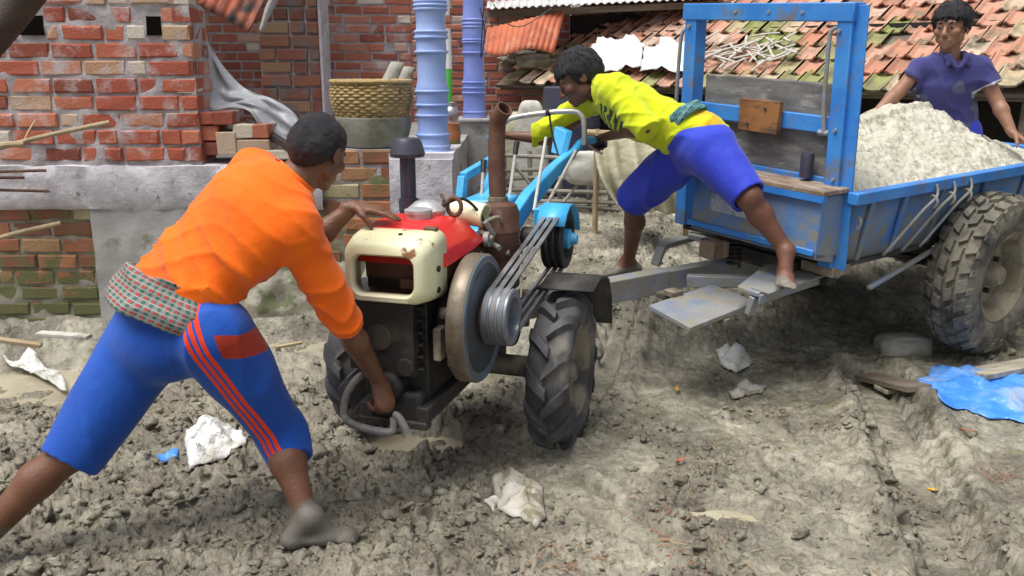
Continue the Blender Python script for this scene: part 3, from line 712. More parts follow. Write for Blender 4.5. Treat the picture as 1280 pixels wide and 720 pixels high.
# tub and basket
mat('stone_tub', (.33, .32, .28), col2=(.25, .25, .19), scale=4, rough=.9, dirt=(.16, .17, .10), dscale=6, dth=(.52, .66), bump=.5, bscale=40)
cx = at(468, 185, 4.93).x; zt = ZP+.07
mb = MB(); mb.lathe([(.0, 0), (.165, 0), (.185, .03), (.205, .10), (.212, .155), (.198, .16), (.19, .10), (0, .06)], 40)
o = mb.build('stone_tub', 'stone_tub', loc=(cx, 4.93, zt), smooth=50); tag(o, 'round grey stone tub on the brick verandah under the wicker basket', 'tub')
mat('wicker', (.46, .34, .15), col2=(.34, .24, .10), scale=30, rough=.6, dirt=(.16, .11, .06), dscale=20, dth=(.56, .68), bump=.3)
bk = empty('wicker_basket', (cx-.005, 4.93, zt+.155)); tag(bk, 'round woven wicker basket sitting on the grey stone tub', 'basket')
mb = MB(); nst = 44; rows = 12
brad = lambda f: .185+.03*math.sin(f*2.6)
for r in range(rows):
    f_ = (r+.5)/rows; n = nst*4; pts = []
    for k in range(n):
        a = 2*math.pi*k/n; w_ = .0055*math.sin(nst*a/2*1.0+(math.pi if r % 2 else 0)); rr = brad(f_)+w_; pts.append((rr*math.cos(a), rr*math.sin(a), .185*f_+.002*math.sin(3*a+r)))
    mb.tube(pts, .0078, 6, closed=True)
mb.build('weave', 'wicker', bk, smooth=180)
mb = MB()
for k in range(nst):
    a = 2*math.pi*(k+.5)/nst; mb.tube([(brad(f_)*math.cos(a), brad(f_)*math.sin(a), .185*f_) for f_ in (0, .25, .5, .75, 1.03)], .004, 5)
mb.build('stakes', 'wicker', bk)
mb = MB(); mb.tube([(.215*math.cos(a), .215*math.sin(a), .19) for a in np.linspace(0, 6.283, 60)[:-1]], .011, 8, closed=True); mb.build('rim', 'wicker', bk)
mb = MB(); mb.lathe([(0, .012), (.18, .01)], 30); mb.build('bottom', 'wicker', bk)
# broken tiles behind the basket
mat('old_tile', (.38, .37, .33), col2=(.27, .26, .22), scale=6, rough=.9, dirt=(.18, .19, .12), dscale=7, dth=(.5, .64), bump=.4)
for px0, py0, px1, py1, w_, lb in [(481, 118, 497, 78, .10, 'tall grey slab leaning behind the wicker basket'), (496, 122, 511, 84, .09, 'grey slab leaning against the light blue column, right of the tall slab'), (490, 124, 508, 108, .12, 'low curved grey slab between basket and light blue column')]:
    a_ = at(px0, py0, 5.12); b_ = at(px1, py1, 5.2); mb = MB(); dirv = b_-a_
    G = []
    for i in range(5):
        t = i/4; G.append([dirv*t+Vector((w_*(u-.5)*(1-.35*t), .03*(1-(2*u-1)**2)*-1, 0)) for u in np.linspace(0, 1, 7)])
    mb.grid(G); o = mb.build('broken_slab', 'old_tile', loc=a_, smooth=60, solid=.018, recalc=False); tag(o, lb, 'slab', 'slabs leaning behind the basket')
# pole, pots between the columns
mat('white_pole', (.72, .74, .74), rough=.5, bump=.05); mat('green_paint', (.08, .5, .06), rough=.5, bump=.05)
pl = empty('painted_pole', at(561, 128, 6.4)); tag(pl, 'slim white pole with a bright green lower end between the blue columns', 'pole')
a_ = at(561, 128, 6.4); mb = MB(); mb.tube([at(561, 86, 6.4)-a_, at(559, 36, 6.4)-a_], .024, 10); mb.build('upper_length', 'white_pole', pl)
mb = MB(); mb.tube([at(561, 132, 6.4)-a_, at(561, 86.5, 6.4)-a_], .0235, 10); mb.build('lower_length', 'green_paint', pl)
mb = MB(); mb.tube([at(558, 19, 6.4)-a_, at(558, -25, 6.4)-a_], .024, 10); mb.build('pole_top', 'white_pole', pl)
mat('dull_steel', (.42, .42, .45), metal=.85, rough=.4, rvar=.1, bump=.05)
a_ = at(564, 152, 6.0); mb = MB(); mb.lathe([(.02, 0), (.045, .01), (.055, .05), (.045, .085), (.028, .1), (.036, .125), (.033, .125), (.02, .1), (0, .02)], 28)
o = mb.build('water_pot', 'dull_steel', loc=a_, smooth=60); tag(o, 'small dull metal water pot standing between the blue columns', 'pot')
mat('clay_pot', (.40, .15, .07), col2=(.1, .2, .06), scale=9, th=(.5, .6), rough=.8, bump=.3)
a_ = at(564, 182, 5.9); mb = MB(); mb.lathe([(.04, 0), (.06, .04), (.065, .1), (.055, .155), (.06, .165), (.05, .165), (.03, .1), (0, .05)], 28)
o = mb.build('clay_pot', 'clay_pot', loc=(a_.x, a_.y, a_.z-.02), smooth=60); tag(o, 'reddish clay pot stained green, under the small metal water pot', 'pot')
mb = MB(); mb.box((at(564, 190, 5.95).x, 6.1, a_.z/2), (.15, .5, a_.z-.05)); o = mb.build('rubble_step', 'grey_render', smooth=0, bevel=.01); tag(o, 'narrow grey cement step holding the pots', 'step')
# ================================================================ yard clutter behind the tractor
mat('sack_white', (.56, .55, .50), col2=(.46, .45, .41), scale=5, rough=.85, dirt=(.30, .27, .22), dscale=6, dth=(.55, .68), bump=.3, bscale=120, bump2=.6)
mat('tarp_beige', (.50, .47, .34), col2=(.42, .40, .27), scale=4, rough=.7, dirt=(.28, .26, .18), dscale=5, dth=(.58, .72), bump=.15, bscale=100, bump2=.5, b2scale=12)
def lumpy(name, m, label, cat, c, dim, seed=0, amp=.12, fold=0, top=None, group=None):
    """soft stuffed body: rounded box with sags and folds"""
    n, k = 40, 24; vs = []; G = []
    for i in range(k+1):
        v = i/k; ph = -math.pi/2+math.pi*v; row = []
        for j in range(n):
            a = 2*math.pi*j/n; cx_, cy_ = math.cos(a), math.sin(a); e = .55
            rr = abs(math.cos(ph))**.45
            x = math.copysign(abs(cx_)**e, cx_)*rr; y = math.copysign(abs(cy_)**e, cy_)*rr; z = math.copysign(abs(math.sin(ph))**.7, math.sin(ph))
            q = 1+amp*float(noise3(np.array([x*1.7+seed]), np.array([y*1.7]), np.array([z*1.7+seed]), 3)[0])+fold*math.sin(a*7+z*2+seed)*(.5-.5*z)
            tp = 1 if top is None else 1+(top-1)*(z*.5+.5)
            row.append((x*q*tp*dim[0]/2, y*q*tp*dim[1]/2, (z*.5+.5)*dim[2]))
        G.append(row+[row[0]])
    mb = MB(); mb.grid(G); o = mb.build(name, m, loc=c, smooth=180, sub=0); tag(o, label, cat, group); return o
c = at(664, 262, 7.35); lumpy('grain_sack', 'sack_white', 'off white sack standing upright behind the bamboo fence', 'sack', (c.x, 7.75, mz(c.x, 7.75)), (.36, .3, .86), 2, .1, .02, .7)
# beige tarp hanging over something behind the driver
def drape():
    a_ = at(780, 165, 5.95); n, k = 34, 22; G = []
    top = [(742, 182), (760, 170), (790, 166), (825, 176), (850, 190)]; bot = [(775, 262), (790, 266), (815, 264), (838, 268), (862, 270)]
    tp = smooth_path([at(x, y, 6.0) for x, y in top], 8); bt = smooth_path([at(x, y, 5.92) for x, y in bot], 8); n = len(tp)
    for i in range(k+1):
        t = i/k; row = []
        for j in range(n):
            p = tp[j].lerp(bt[j], t); p = p+Vector((-.05*math.sin(t*3.1)*(1-j/n), -.05*math.sin(j*.9+.5*t)*(.3+t)-.02*math.sin(j*2.1)*t-.06*math.sin(t*3.1), 0)); row.append(p-a_)
        G.append(row)
    G.insert(0, [p+Vector((.05, .35, -.04)) for p in G[0]])
    mb = MB(); mb.grid(G); o = mb.build('beige_tarp', 'tarp_beige', loc=a_, smooth=180, solid=.006, sub=1, recalc=False); tag(o, 'beige cloth tarp draped in folds behind the yellow shirted driver', 'tarp')
    fr = empty('tarp_frame', (a_.x+.1, 6.25, .35)); tag(fr, 'low bamboo frame holding up the beige tarp', 'frame')
    o0 = fr.location
    for x_ in (-.25, .4):
        mb = MB(); mb.tube([Vector((x_, 0, -.1)), Vector((x_, 0, .78))], .02, 8); mb.build('post', 'bamboo', fr)
    mb = MB(); mb.tube([Vector((-.32, 0, .76)), Vector((.5, 0, .72))], .02, 8); mb.build('rail', 'bamboo', fr)
drape()
# bamboo fence
fe = empty('bamboo_fence', at(690, 262, 7.1)); FO = fe.location.copy(); tag(fe, 'low bamboo rail fence behind the tractor handlebars', 'fence')
mat('bamboo_grey', (.40, .37, .32), col2=(.28, .26, .22), scale=9, rough=.7, bump=.2)
for py in (196, 212, 224, 237, 250, 258):
    mb = MB(); mb.tube(smooth_path([at(612, py+random.uniform(-3, 3), 7.1)-FO, at(690, py+random.uniform(-2, 2), 7.06)-FO, at(775, py+4, 7.1)-FO], 5), .017, 8); mb.build('rail', 'bamboo_grey', fe)
for px in (632, 664, 700, 736, 762):
    mb = MB(); mb.tube([at(px, 272, 7.15)-FO, at(px+random.uniform(-3, 3), 188, 7.15)-FO], .02, 8); mb.build('post', 'bamboo_grey', fe)
for (p0, p1, lb) in [((640, 205, 6.9), (668, 238, 6.95), 'crooked branch crossing the bamboo fence at its left end'), ((705, 252, 6.9), (752, 196, 6.95), 'pale cane leaning on the bamboo fence by the driver')]:
    stick(p0, p1, .012, lb, 'branch', 'bamboo_grey', None, 'branch')
# dark barrel and post behind, small whitish cloth scraps
mat('barrel_blue', (.035, .045, .10), col2=(.05, .05, .07), scale=4, rough=.6, bump=.1)
c = at(712, 262, 8.1); mb = MB(); mb.lathe([(.0, 0), (.25, 0), (.26, .3), (.265, .32), (.26, .34), (.26, .6), (.265, .62), (.26, .64), (.25, .95), (.23, .96), (0, .94)], 30); o = mb.build('barrel', 'barrel_blue', loc=(c.x, 8.1, mz(c.x, 8.1)), smooth=40); tag(o, 'dark blue barrel in the shade under the tiled eave, behind the driver', 'barrel')
c = at(645, 200, 8.5); lumpy('jute_sack', 'tarp_beige', 'dim brownish sack in the shade beneath the tiled eave', 'sack', (c.x-.05, 8.6, mz(c.x, 8.6)), (.45, .4, .7), 8, .12, .02, .8)
c = at(752, 205, 6.6); lumpy('cloth_bundle', 'sack_white', 'crumpled white cloth hanging at the fence beside the handlebars', 'cloth', (at(735, 225, 6.85).x, 6.9, at(735, 232, 6.85).z), (.34, .12, .26), 5, .3, .04)
# plastic on the roof + bleached sticks
mat('white_plastic', (.88, .89, .90), rough=.35, rvar=.1, col2=(.70, .74, .78), scale=4, bump=.1, bump2=.8, b2scale=14)
mat('white_blue_plastic', (.74, .80, .82), rough=.4, col2=(.45, .66, .72), scale=7, th=(.52, .62), bump=.1, bump2=.8, b2scale=14)
def roof_hit(px, py):
    u = (px-640)/FOC; v = (360-py)/FOC; d_ = Vector((u, CP+v*SP, v*CP-SP)); t = (EA-Vector((0, 0, EYE))).dot(nn)/d_.dot(nn); return Vector((0, 0, EYE))+d_*t
def roof_sheet(poly, m, label, name, seed):
    P = [roof_hit(*p) for p in poly]; c_ = sum(P, Vector())/len(P); n = 36; rings = 10; G = []
    for k in range(rings+1):
        t = k/rings; row = []
        for j in range(n):
            f_ = j/n*len(P); a, b = P[int(f_)], P[(int(f_)+1) % len(P)]; p = c_.lerp(a.lerp(b, f_-int(f_)), t)
            h_ = .075+.03*math.sin(j*.9+seed)*t+.02*math.sin(j*2.3+k)*t+.05*math.cos(t*1.5); row.append(p+nn*h_-c_)
        row.append(row[0]); G.append(row)
    mb = MB(); mb.grid(G); o = mb.build(name, m, loc=c_, smooth=180, solid=.004, recalc=False); tag(o, label, 'plastic sheet', 'plastic sheets on the tiles'); return o
roof_sheet([(734, 92), (740, 64), (760, 57), (790, 54), (808, 62), (806, 78), (800, 95), (770, 96)], 'white_plastic', 'bright white crumpled plastic sheet on the tiles, left of the two', 'plastic_sheet', 1)
roof_sheet([(801, 95), (810, 72), (830, 58), (856, 60), (872, 72), (878, 94), (840, 99)], 'white_blue_plastic', 'white plastic sheet with pale turquoise patches on the tiles, right of the two', 'plastic_sheet', 4)
mat('bleached_wood', (.58, .55, .50), col2=(.46, .43, .38), scale=8, rough=.8, bump=.2)
rd = random.Random(12)
for k in range(44):
    px, py = rd.uniform(888, 992), rd.gauss(76, 11); px = min(992, max(888, px)); py = min(93, max(52, py))
    p = roof_hit(px, py)+nn*rd.uniform(.05, .085); an = rd.choice([rd.gauss(.5, .4), rd.gauss(-.6, .4), rd.gauss(1.2, .3)]); l_ = rd.uniform(.10, .34); dv = (ed*math.cos(an)+us*math.sin(an)+nn*rd.uniform(-.06, .08))*l_
    mb = MB(); mb.tube(smooth_path([-dv*.5, nn*rd.uniform(-.01, .01), dv*.5], 3), [rd.uniform(.007, .013)]*7, 6); o = mb.build('stick', 'bleached_wood', loc=p); tag(o, 'short bleached stick in the tangled heap on the clay tiles', 'stick', 'bleached sticks on the tiles')
# stones and rubble on the lower left corner of the roof
mat('rubble', (.40, .38, .34), col2=(.22, .23, .14), scale=6, rough=.9, bump=.5)
for k, (px, py, s_) in enumerate([(640, 72, .16), (652, 80, .2), (668, 86, .22), (636, 82, .14), (660, 70, .12), (680, 76, .18)]):
    c = roof_hit(px, py); o = lumpy('rubble_lump', 'rubble', 'mossy broken tile lump on the lower left corner of the tiled roof', 'rubble', c-Vector((0, .02, .0)), (s_*1.4, s_, s_*.7), k*3, .5, 0, None, 'broken tile lumps on the roof corner')
# power cable
mat('cable', (.02, .02, .02), rough=.5, bump=0)
mb = MB(); a_ = at(600, 10, 6.6); mb.tube(smooth_path([(0, 0, 0), at(606, 40, 6.6)-a_, at(601, 70, 6.6)-a_, at(607, -30, 6.6)-a_], 6), .004, 5); o = mb.build('loose_cable', 'cable', loc=a_); tag(o, 'thin dark cable looped beside the rear column', 'cable')
mb = MB(); a_ = at(617, 5, 8.5); mb.tube(smooth_path([(0, 0, 0), at(632, 28, 8.5)-a_, at(655, 32, 8.5)-a_, at(690, 10, 8.5)-a_], 6), .005, 5); o = mb.build('sagging_cable', 'cable', loc=a_); tag(o, 'thin cable sagging below the tin roof edge', 'cable')
# ================================================================ materials of the machines
MUD = (.27, .24, .18); MUDD = (.16, .135, .095)
mat('blue_paint', (.03, .19, .60), col2=(.05, .25, .66), scale=5, rough=.42, dirt=(.15, .15, .16), dscale=7, dth=(.53, .67), bump=.08, bump2=.1, b2scale=10)
mat('blue_paint_muddy', (.05, .19, .52), col2=(.09, .24, .52), scale=5, rough=.45, dirt=(.22, .225, .215), dscale=6, dth=(.40, .57), dz=(.60, .98), bump=.12, bump2=.15, b2scale=10)
mat('sky_blue_paint', (.045, .36, .70), col2=(.08, .42, .72), scale=6, rough=.38, dirt=(.22, .22, .22), dscale=9, dth=(.62, .74), bump=.08)
mat('steel_bluegrey', (.22, .26, .34), col2=(.30, .32, .36), scale=7, rough=.5, metal=.2, dirt=(.27, .255, .21), dscale=8, dth=(.40, .56), bump=.4)
mat('board_grey', (.21, .205, .20), col2=(.13, .125, .12), scale=3.5, stretch=(1.5, 1, 6), rough=.85, dirt=(.36, .34, .30), dscale=5, dth=(.55, .68), bump=.35, bscale=60)
mat('board_brown', (.30, .13, .045), col2=(.16, .065, .025), scale=5, stretch=(1, 1, 2.5), rough=.6, dirt=(.1, .06, .04), dscale=7, bump=.25)
mat('seat_wood', (.27, .19, .13), col2=(.16, .11, .08), scale=4, stretch=(1, 4, 1), rough=.7, dirt=(.33, .30, .26), dscale=6, bump=.3)
mat('dark_iron', (.035, .033, .032), col2=(.07, .065, .06), scale=7, rough=.62, metal=.3, dirt=MUDD, dscale=6, dth=(.56, .68), bump=.4, bscale=50)
mat('hoop_iron', (.11, .11, .115), col2=(.2, .195, .18), scale=14, rough=.5, dirt=MUD, dscale=12, dth=(.5, .62), bump=.3)
mat('engine_black', (.016, .015, .015), col2=(.03, .028, .026), scale=7, rough=.6, dirt=(.07, .058, .042), dscale=6, dth=(.54, .68), bump=.4, bscale=50)
mat('muddy_iron', (.06, .055, .05), col2=(.12, .10, .08), scale=7, rough=.7, dirt=MUD, dscale=6, dth=(.42, .58), bump=.5, bscale=40)
mat('rust_brown', (.105, .050, .034), col2=(.15, .08, .055), scale=9, rough=.7, metal=.2, dirt=(.2, .15, .12), dscale=10, dth=(.6, .7), bump=.3)
mat('cream_paint', (.80, .78, .56), col2=(.74, .74, .46), scale=4, rough=.4, dirt=(.25, .12, .05), dscale=11, dth=(.62, .68), bump=.08)
mat('red_paint', (.66, .025, .02), col2=(.58, .03, .02), scale=5, rough=.32, dirt=(.16, .06, .04), dscale=9, dth=(.64, .74), bump=.06)
mat('rubber', (.040, .040, .045), col2=(.07, .07, .078), scale=6, rough=.7, dirt=(.20, .185, .155), dscale=5, dth=(.50, .66), bump=.3, bscale=70)
mat('rubber_muddy', (.05, .048, .044), col2=(.10, .092, .076), scale=6, rough=.85, dirt=(.19, .175, .135), dscale=7, dth=(.42, .58), bump=.6, bscale=45)
mat('rim_mud', (.20, .17, .11), col2=(.10, .06, .035), scale=5, th=(.5, .62), rough=.85, dirt=(.30, .27, .2), dscale=6, dth=(.45, .6), bump=.5)
mat('flywheel_rim', (.17, .135, .095), col2=(.25, .21, .165), scale=3, metal=.4, rough=.42, dirt=(.12, .09, .06), dscale=5, dth=(.5, .66), bump=.1)
mat('flywheel_face', (.15, .20, .26), col2=(.12, .14, .17), scale=4, rough=.45, metal=.15, dirt=(.2, .17, .13), dscale=7, dth=(.55, .66), bump=.12)
mat('pulley_grey', (.15, .17, .21), col2=(.25, .27, .32), scale=6, metal=.4, rough=.4, bump=.06)
mat('belt_rubber', (.10, .10, .105), col2=(.20, .20, .21), scale=5, rough=.55, bump=.1)
mat('chrome_dull', (.56, .54, .50), col2=(.40, .34, .28), scale=9, th=(.52, .64), metal=.5, rough=.4, bump=.05)
mat('black_rubber', (.012, .012, .012), rough=.55, bump=.05)
mat('black_plastic', (.035, .037, .06), col2=(.05, .05, .075), scale=8, rough=.42, bump=.05)
mat('alu', (.6, .6, .6), metal=.7, rough=.4, bump=.1)
mat('label_white', (.42, .44, .46), col2=(.30, .36, .44), scale=14, th=(.45, .6), rough=.6, dirt=(.2, .24, .32), dscale=18, dth=(.5, .6), bump=.1)
# ================================================================ two wheel tractor
tra = empty('two_wheel_tractor', (-.171, 3.626, 0), (0, 0, R(-17)))
tag(tra, 'muddy red and cream walking tractor with blue handlebars, its motor facing the camera', 'tractor')
EX = -.055                                # engine centre line
def cyl(mb, a, b, r, n=24, prof=None):    # cylinder or profile lathe between two points
    a = Vector(a); b = Vector(b); M = T(*a) @ frame_to(b-a); L = (b-a).length
    mb.lathe(prof if prof else [(r, 0), (r, L)], n, M)
def lug_tyre(Rt, W, nl, m, name, parent, lug_h=.028, rimr=.55, lug_w=.03, sweep=.30):
    """agricultural tyre round local X through the origin with chevron lugs"""
    mb = MB(); prof = []
    Rc = Rt-lug_h
    sh = [(rimr*Rt, -.34*W), (rimr*Rt+.02, -.44*W), (Rc*.80, -.5*W), (Rc*.92, -.47*W), (Rc*.985, -.36*W), (Rc, -.15*W), (Rc, .15*W), (Rc*.985, .36*W), (Rc*.92, .47*W), (Rc*.80, .5*W), (rimr*Rt+.02, .44*W), (rimr*Rt, .34*W)]
    Mx = Matrix(((0, 0, 1, 0), (0, 1, 0, 0), (-1, 0, 0, 0), (0, 0, 0, 1)))
    mb.lathe(sh, 64, Mx, close=True)
    rd = random.Random(nl)
    for sgn in (-1, 1):
        for k in range(nl):
            a0 = 2*math.pi*(k+(.5 if sgn > 0 else 0))/nl; vs = []; st = 6
            for i in range(st+1):
                t = i/st; x = sgn*W*(-.05+.55*t); da = sweep*t; r0 = Rc*(1 if t < .6 else 1-.10*((t-.6)/.4)**1.5)-.006; r1 = Rt*(1 if t < .6 else 1-.115*((t-.6)/.4)**1.5)
                hw = lug_w*(.5+.15*t)/Rt
                for r, w_ in ((r0, hw*1.25), (r1, hw*.8)):
                    for s_ in (-1, 1):
                        a = a0+da+s_*w_+rd.uniform(-.006, .006); vs.append((x, r*math.sin(a), r*math.cos(a)))
            fs = []
            for i in range(st):
                o = i*4; p = o+4
                fs += [(o+2, o+3, p+3, p+2), (o, o+2, p+2, p), (o+1, p+1, p+3, o+3)]
            fs += [(0, 1, 3, 2), (st*4, st*4+2, st*4+3, st*4+1)]
            mb.add(vs, fs)
    return mb.build(name, m, parent, smooth=40)
def tractor_wheel(x, side):
    wgrp = MB(); Mx = Matrix(((0, 0, 1, 0), (0, 1, 0, 0), (-1, 0, 0, 0), (0, 0, 0, 1)))
    # hub is the wheel part, tyre and rim its sub parts
    wgrp.lathe([(.05, -.07), (.055, 0), (.05, .045), (.035, .06), (0, .06)], 24, Mx)
    for k in range(5):
        a = 2*math.pi*k/5; c = Mx @ Vector((.085*math.cos(a), .085*math.sin(a), .0)); wgrp.box(c, (.03, .02, .02))
    wh = wgrp.build('wheel', 'muddy_iron', tra, loc=(x, 0, .322))
    lug_tyre(.33, .175, 12, 'rubber', 'tyre', wh, lug_h=.03, rimr=.56, lug_w=.05)
    mb = MB(); mb.lathe([(.19, -.075), (.20, -.07), (.175, -.05), (.165, .0), (.17, .045), (.2, .07), (.19, .075), (.160, .05), (.15, .02), (.06, .012), (.04, -.005), (.15, -.01), (.155, -.05)], 48, Mx if side > 0 else Mx @ Matrix.Scale(-1, 4, (0, 0, 1)), close=True)
    mb.build('rim', 'muddy_iron', wh)
    return wh
tractor_wheel(.40, 1); tractor_wheel(-.47, -1)
mb = MB(); cyl(mb, (-.47, 0, .322), (.36, 0, .322), .045); mb.build('axle', 'muddy_iron', tra)
mb = MB(); mb.box((-.05, .05, .43), (.26, .40, .30)); mb.box((-.05, .22, .55), (.20, .28, .34)); mb.box((-.05, .44, .42), (.10, .30, .12)); cyl(mb, (-.05, .0, .5), (.2, .0, .5), .09); cyl(mb, (.1, .41, .8), (.22, .41, .8), .045); mb.box((.02, .38, .68), (.12, .16, .26))
mb.build('gearbox', 'dark_iron', tra, bevel=.015, seg=3)
# chassis rails and engine
mb = MB()
for x in (-.17, .05): mb.bar((x, -.68, .34), (x, .1, .34), .05, .06)
mb.build('engine_frame', 'dark_iron', tra, bevel=.006)
mb = MB(); mb.box((EX-.02, -.38, .56), (.25, .46, .36)); mb.box((EX-.03, -.63, .62), (.22, .10, .28)); mb.box((EX-.18, -.42, .6), (.10, .3, .3))
cyl(mb, (.05, -.43, .65), (.16, -.43, .65), .10); cyl(mb, (EX-.05, -.69, .62), (EX-.05, -.66, .62), .05); cyl(mb, (EX+.05, -.695, .52), (EX+.05, -.66, .52), .035)
for k in range(6): mb.box((EX-.02, -.615, .5+.045*k), (.24, .06, .012))
mb.build('engine_block', 'engine_black', tra, bevel=.014, seg=3)
mb = MB(); mb.box((EX-.02, -.36, .815), (.26, .40, .16)); mb.build('water_hopper', 'rust_brown', tra, bevel=.02, seg=3)
mb = MB(); mb.box((EX, -.56, .36), (.20, .22, .12)); cyl(mb, (EX-.02, -.70, .44), (EX-.02, -.58, .44), .055); mb.build('sump', 'engine_black', tra, bevel=.02, seg=3)
# cream front cover with its rounded opening
def rrect(x0, x1, z0, z1, r, y, n=6):
    out = []
    for cx, cz, a0 in ((x1-r, z1-r, 0), (x0+r, z1-r, 90), (x0+r, z0+r, 180), (x1-r, z0+r, 270)):
        for k in range(n+1):
            a = R(a0+90*k/n); out.append((cx+r*math.cos(a), y, cz+r*math.sin(a)))
    return out
X0, X1, Z0, Z1 = -.208, .100, .758, .986
mb = MB()
sl_x = lambda y: .018*(y+.735)/.15
rings = [rrect(X0-.012, X1+.014, Z0-.004, Z1+.014, .04, -.575), rrect(X0-.004, X1+.004, Z0, Z1+.004, .045, -.66), rrect(X0+.002, X1-.006, Z0+.004, Z1-.012, .05, -.715), rrect(X0+.012, X1-.018, Z0+.012, Z1-.03, .05, -.735),
         rrect(X0+.03, X1-.038, Z0+.026, Z1-.052, .042, -.738), rrect(X0+.036, X1-.044, Z0+.032, Z1-.058, .038, -.730), rrect(X0+.036, X1-.044, Z0+.032, Z1-.058, .038, -.70)]
mb.loft(rings, cap=False)
cv = mb.build('front_cover', 'cream_paint', tra, smooth=50, solid=.003, recalc=False)
mb = MB()
for px_, pz in ((X1+.006, .875), (X1+.004, .80)): mb = MB(); cyl(mb, (px_-.01, -.64, pz), (px_+.008, -.64, pz), .011, 14); mb.build('bolt_hole', 'black_rubber', cv)
mb = MB(); cyl(mb, (-.02, -.66, Z1-.02), (-.02, -.66, Z1+.009), .008, 12); mb.build('bolt_hole', 'black_rubber', cv)
mb = MB(); mb.grid([[(x, -.585, z) for x in np.linspace(X0+.02, X1-.02, 3)] for z in (Z0+.02, Z1-.04)])
mb.build('recess_shade_plate', 'black_rubber', tra, smooth=0)  # flat black plate, shade of the cover's recess put into its colour
mb = MB(); mb.box((-.0, -.608, .805), (.10, .02, .04)); mb.build('lamp_socket', 'rust_brown', tra, bevel=.006)
# red hood: faceted loft tapering to the rear
mb = MB()
def hsec(y, zt, zb, xl, xr, tw):
    return [(xl, y, zb), (xl, y, zt-.06), (xl+tw*.55, y, zt-.008), (xl+tw*.75, y, zt), (xr-tw*1.35, y, zt), (xr-tw*1.0, y, zt-.01), (xr-.006, y, zt-.075), (xr, y, zt-.085), (xr+.004, y, zb+.012), (xr+.008, y, zb)]
mb.loft([hsec(-.60, 1.00, .872, -.215, .115, .06), hsec(-.52, 1.012, .875, -.217, .118, .06), hsec(-.36, 1.012, .885, -.217, .125, .07), hsec(-.22, .985, .90, -.21, .128, .08), hsec(-.18, .95, .905, -.20, .12, .08)])
hd = mb.build('hood', 'red_paint', tra, smooth=28, bevel=.005)
mb = MB(); mb.box((EX+.01, -.38, .845), (.302, .42, .07)); mb.build('hood_skirt', 'rust_brown', tra, bevel=.01)
mb = MB(); mb.box((.062, -.585, .985), (.05, .03, .05)); mb.build('torn_edge', 'rust_brown', hd, bevel=.006)
mb = MB(); mb.lathe([(.045, 0), (.045, .022), (.052, .024), (.052, .036), (.03, .042), (0, .043)], 24, T(-.045, -.44, 1.008)); mb.build('fuel_cap', 'alu', tra)
mb = MB(); mb.lathe([(.0, 0), (.07, 0), (.075, .02), (.04, .05), (0, .055)], 24, T(-.06, -.33, 1.008)); mb.build('fuel_strainer', 'alu', tra)
mb = MB(); mb.tube([(.035+.028*math.cos(a), -.28, 1.035+.034*math.sin(a)) for a in np.linspace(0, 2*math.pi, 22)[:-1]], .009, 8, closed=True); mb.tube([(-.02, -.26, 1.0), (-.015, -.26, 1.055), (-.03, -.25, 1.075)], .008, 8); mb.build('lifting_eye', 'rust_brown', tra)
mb = MB(); cyl(mb, (-.02, -.15, 1.0), (.125, -.17, .985), .048, 24, [(.0, 0), (.045, .001), (.048, .02), (.048, .145), (.040, .146), (.038, .08), (0, .08)]); mb.build('cream_canister', 'cream_paint', tra)
mb = MB()
for k, (a_, b_) in enumerate([((.10, -.18, .93), (.16, -.2, .90)), ((.12, -.14, .88), (.18, -.17, .86)), ((.13, -.2, .97), (.15, -.16, .91)), ((.09, -.1, .83), (.2, -.1, .83))]): cyl(mb, a_, b_, .012, 10)
cyl(mb, (.13, -.2, .9), (.15, -.2, .9), .03, 16); mb.tube(smooth_path([(.1, -.2, .95), (.17, -.15, .98), (.16, -.08, .9), (.13, -.05, .82)], 5), .007, 8); mb.build('injection_pump', 'steel_bluegrey', tra)
# air cleaner stack
mb = MB(); cyl(mb, (-.232, -.1, .98), (-.232, -.1, 1.20), .032); cyl(mb, (-.232, -.1, .98), (-.232, -.1, 1.03), .04); mb.box((-.20, -.12, .96), (.10, .06, .06))
ac = mb.build('air_intake', 'black_plastic', tra)
mb = MB(); mb.lathe([(.035, .0), (.068, .004), (.072, .018), (.060, .062), (.050, .078), (.0, .082)], 32, T(-.232, -.1, 1.195)); mb.build('cap', 'black_plastic', ac, smooth=30)
# muffler and its bent pipe
mb = MB(); mb.lathe([(.02, .79), (.060, .80), (.078, .83), (.082, .905), (.085, .908), (.085, .916), (.082, .92), (.082, .985), (.070, 1.015), (.035, 1.03)], 36, T(.14, -.05, 0)); cyl(mb, (.14, -.05, .70), (.14, -.05, .80), .045); cyl(mb, (.14, -.05, .74), (.06, -.2, .74), .04)
mf = mb.build('muffler', 'rust_brown', tra, smooth=40)
pth = smooth_path([(.135, -.05, 1.02), (.130, -.05, 1.15), (.132, -.05, 1.30), (.142, -.06, 1.355), (.175, -.08, 1.395)], 6)
mb = MB(); mb.tube(pth, .031, 18, cap=False); o = mb.build('exhaust_pipe', 'rust_brown', mf, solid=.006)
mb = MB(); mb.lathe([(.034, 1.028), (.04, 1.03), (.04, 1.045), (.034, 1.047)], 20, T(.135, -.05, 0)); mb.build('clamp', 'muddy_iron', mf)
